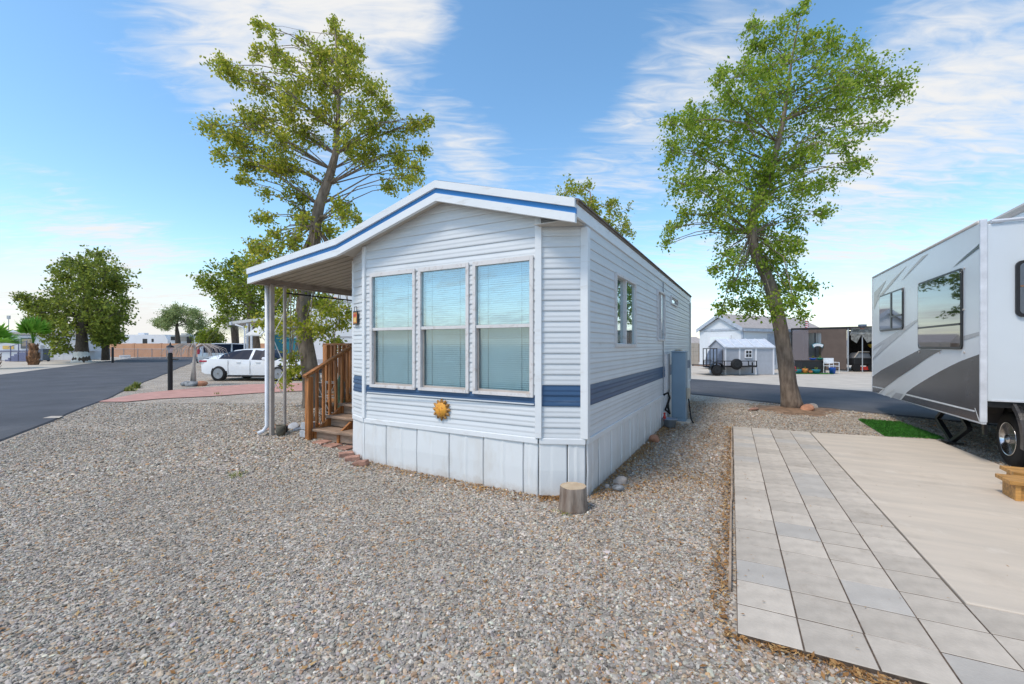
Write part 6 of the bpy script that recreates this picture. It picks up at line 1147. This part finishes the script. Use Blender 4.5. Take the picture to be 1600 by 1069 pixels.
# white metal chair and blue bucket
cp_ = on_r(1299, Y=24.9); chd = thing_w('garden_chair', cp_, 'white tubular garden chair beside the draped table', 'chair'); X = cp_.x
for dx in (-.28, .28):
    for dy in (-.22, .22): MB().tube([(X + dx, 24.9 + dy, 0), (X + dx, 24.9 + dy, .62 if dy < 0 else .85)], .018, 6).build('leg', 'white_metal', chd)
    MB().tube([(X + dx, 24.68, .62), (X + dx, 25.12, .62)], .018, 6).build('armrest', 'white_metal', chd)
MB().box(X - .28, X + .28, 24.68, 25.12, .40, .43).build('seat', 'white_metal', chd); MB().box(X - .28, X + .28, 25.10, 25.13, .55, .86).build('backrest', 'white_metal', chd)
bk = on_r(1300.5, Y=24.5); bo = thing_w('bucket', bk, 'blue bucket standing in front of the white garden chair', 'bucket'); MB().lathe([(.13, 0), (.17, .32), (.18, .34), (.16, .34), (.13, .05), (0, .05)], bk, 'z', 16).build('body', 'blue', bo, smooth=True); MB().tube([(bk.x - .17, bk.y, .33), (bk.x - .1, bk.y, .47), (bk.x + .1, bk.y, .47), (bk.x + .17, bk.y, .33)], .01, 5).build('handle', 'galv', bo)
struct(MB().add([(on_r(1243, Y=24.3).x, 24.3, .004), (on_r(1303, Y=24.1).x, 24.1, .004), (on_r(1303, Y=25).x, 25.0, .004), (on_r(1243, Y=25.2).x, 25.2, .004)], [(0, 1, 2, 3)]).build('turf_strip', 'turf'))
# grill cart under the cover, beacon on a pole, flag, hydrant
gp_ = on_r(1346, Y=26.6); gr = thing_w('grill_cart', gp_, 'dark covered grill cart under the camouflage valance', 'grill'); X = gp_.x
MB().box(X - .62, X + .55, 26.4, 27.0, .42, .80).build('body', 'rv_black', gr, bevel=.05); MB().prism([(X - .6, .80), (X + .5, .80), (X + .35, 1.12), (X - .35, 1.15)], 'xz', 26.42, 26.98).build('hood', 'steel_grey', gr, bevel=.05); MB().tube([(X - .6, 26.38, .85), (X - .35, 26.38, 1.2), (X + .3, 26.38, 1.2)], .03, 8).build('handle', 'tan_block', gr)
for dx in (-.45, .45): MB().lathe([(.1, -.08), (.24, -.08), (.24, .08), (.1, .08)], (X + dx, 26.45, .24), 'y', 16).build('wheel', 'rubber', gr)
MB().box(X - .3, X + .4, 26.38, 26.5, .1, .3).build('tray', 'red_plastic', gr)
bc = on_r(1347.5, Y=26.0); be = thing_w('beacon_pole', bc, 'slim pole topped by a dark lamp head beside the grill cart', 'lamp'); MB().tube([bc, bc + Vector((0, 0, 2.6))], .03, 8).build('pole', 'galv', be); MB().prism([(bc.x - .14, 2.6), (bc.x + .14, 2.6), (bc.x + .17, 2.85), (bc.x - .17, 2.85)], 'xz', 25.85, 26.15).build('head', 'shed_dark', be, bevel=.03); MB().lathe([(.12, 2.58), (.14, 2.63)], (bc.x, bc.y, 0), 'z', 12).build('lens', 'terracotta', be)
fl_ = at(1257.5, 540, 30); fg = thing_w('flag', Vector((fl_.x, 30, 0)), 'small red and white striped flag above the shade-cloth room', 'flag'); MB().tube([(fl_.x, 30, 0), (fl_.x, 30, 3.35)], .02, 6).build('pole', 'galv', fg)
for k in range(7):
    V = []
    for i in range(6): V += [(fl_.x + .02 + .055 * i, 30 + .03 * math.sin(i * 1.4), 3.30 - .07 * k - .02 * i), (fl_.x + .02 + .055 * i, 30 + .03 * math.sin(i * 1.4), 3.235 - .07 * k - .02 * i)]
    MB().add(V, [(2 * i, 2 * i + 1, 2 * i + 3, 2 * i + 2) for i in range(5)]).build('stripe', 'flag_red' if k % 2 == 0 else 'mark_white', fg, fix=False)
hy = on_r(1240.5, Y=22.2); ho = thing_w('hydrant', hy, 'small red standpipe beyond the road beside the tree trunk', 'standpipe'); MB().lathe([(.09, 0), (.07, .05), (.07, .40), (.10, .42), (.08, .50), (.02, .54)], hy, 'z', 14).build('body', 'red_plastic', ho, smooth=True); MB().tube([hy + Vector((-.14, 0, .32)), hy + Vector((.14, 0, .32))], .035, 8).build('outlet', 'red_plastic', ho)
yp = on_r(1364, Y=27.0); yo = thing_w('hanging_basket', Vector((yp.x - .1, 27.0, 1.6)), 'yellow flower basket hanging under the camouflage valance', 'flower basket'); MB().lathe([(.05, 1.45), (.16, 1.55), (.18, 1.68), (.0, 1.68)], (yp.x - .1, 27.0, 0), 'z', 12).build('basket', 'yellow', yo, smooth=True); MB().tube([(yp.x - .1, 27.0, 1.68), (yp.x - .1, 27.0, 2.6)], .008, 5).build('wire', 'black_metal', yo)
# tan wall and building past the side of the home
tw_ = thing_w('tan_wall', Vector((at(1086, 540, 36).x, 36, 0)), 'tan block wall beyond the rear road next to the pale home', 'wall'); a_, b_ = at(1040, 540, 36).x, at(1092, 540, 36).x
for i in range(6):
    for j in range(5): x = a_ + (b_ - a_) * i / 6; MB().box(x, x + (b_ - a_) / 6 - .015, 36, 36.2, j * .36, j * .36 + .348).build('block', 'tan_block', tw_)
th = thing_w('far_cottage', Vector((at(1070, 540, 42).x, 42, 0)), 'brown-roofed cottage showing over the tan wall', 'cottage'); a_, b_ = at(1030, 540, 42).x, at(1097, 540, 42).x; MB().box(a_, b_, 42, 46, 0, 1.75).build('wall', 'brown_wood', th); MB().prism([(41.6, 1.75), (44, 2.45), (46.4, 1.75)], 'yz', a_ - .3, b_ + .3).build('roof', 'shingle', th); MB().box(b_ - 1.6, b_ - .6, 41.96, 41.999, .3, 1.5).build('door', 'room_dark', th)
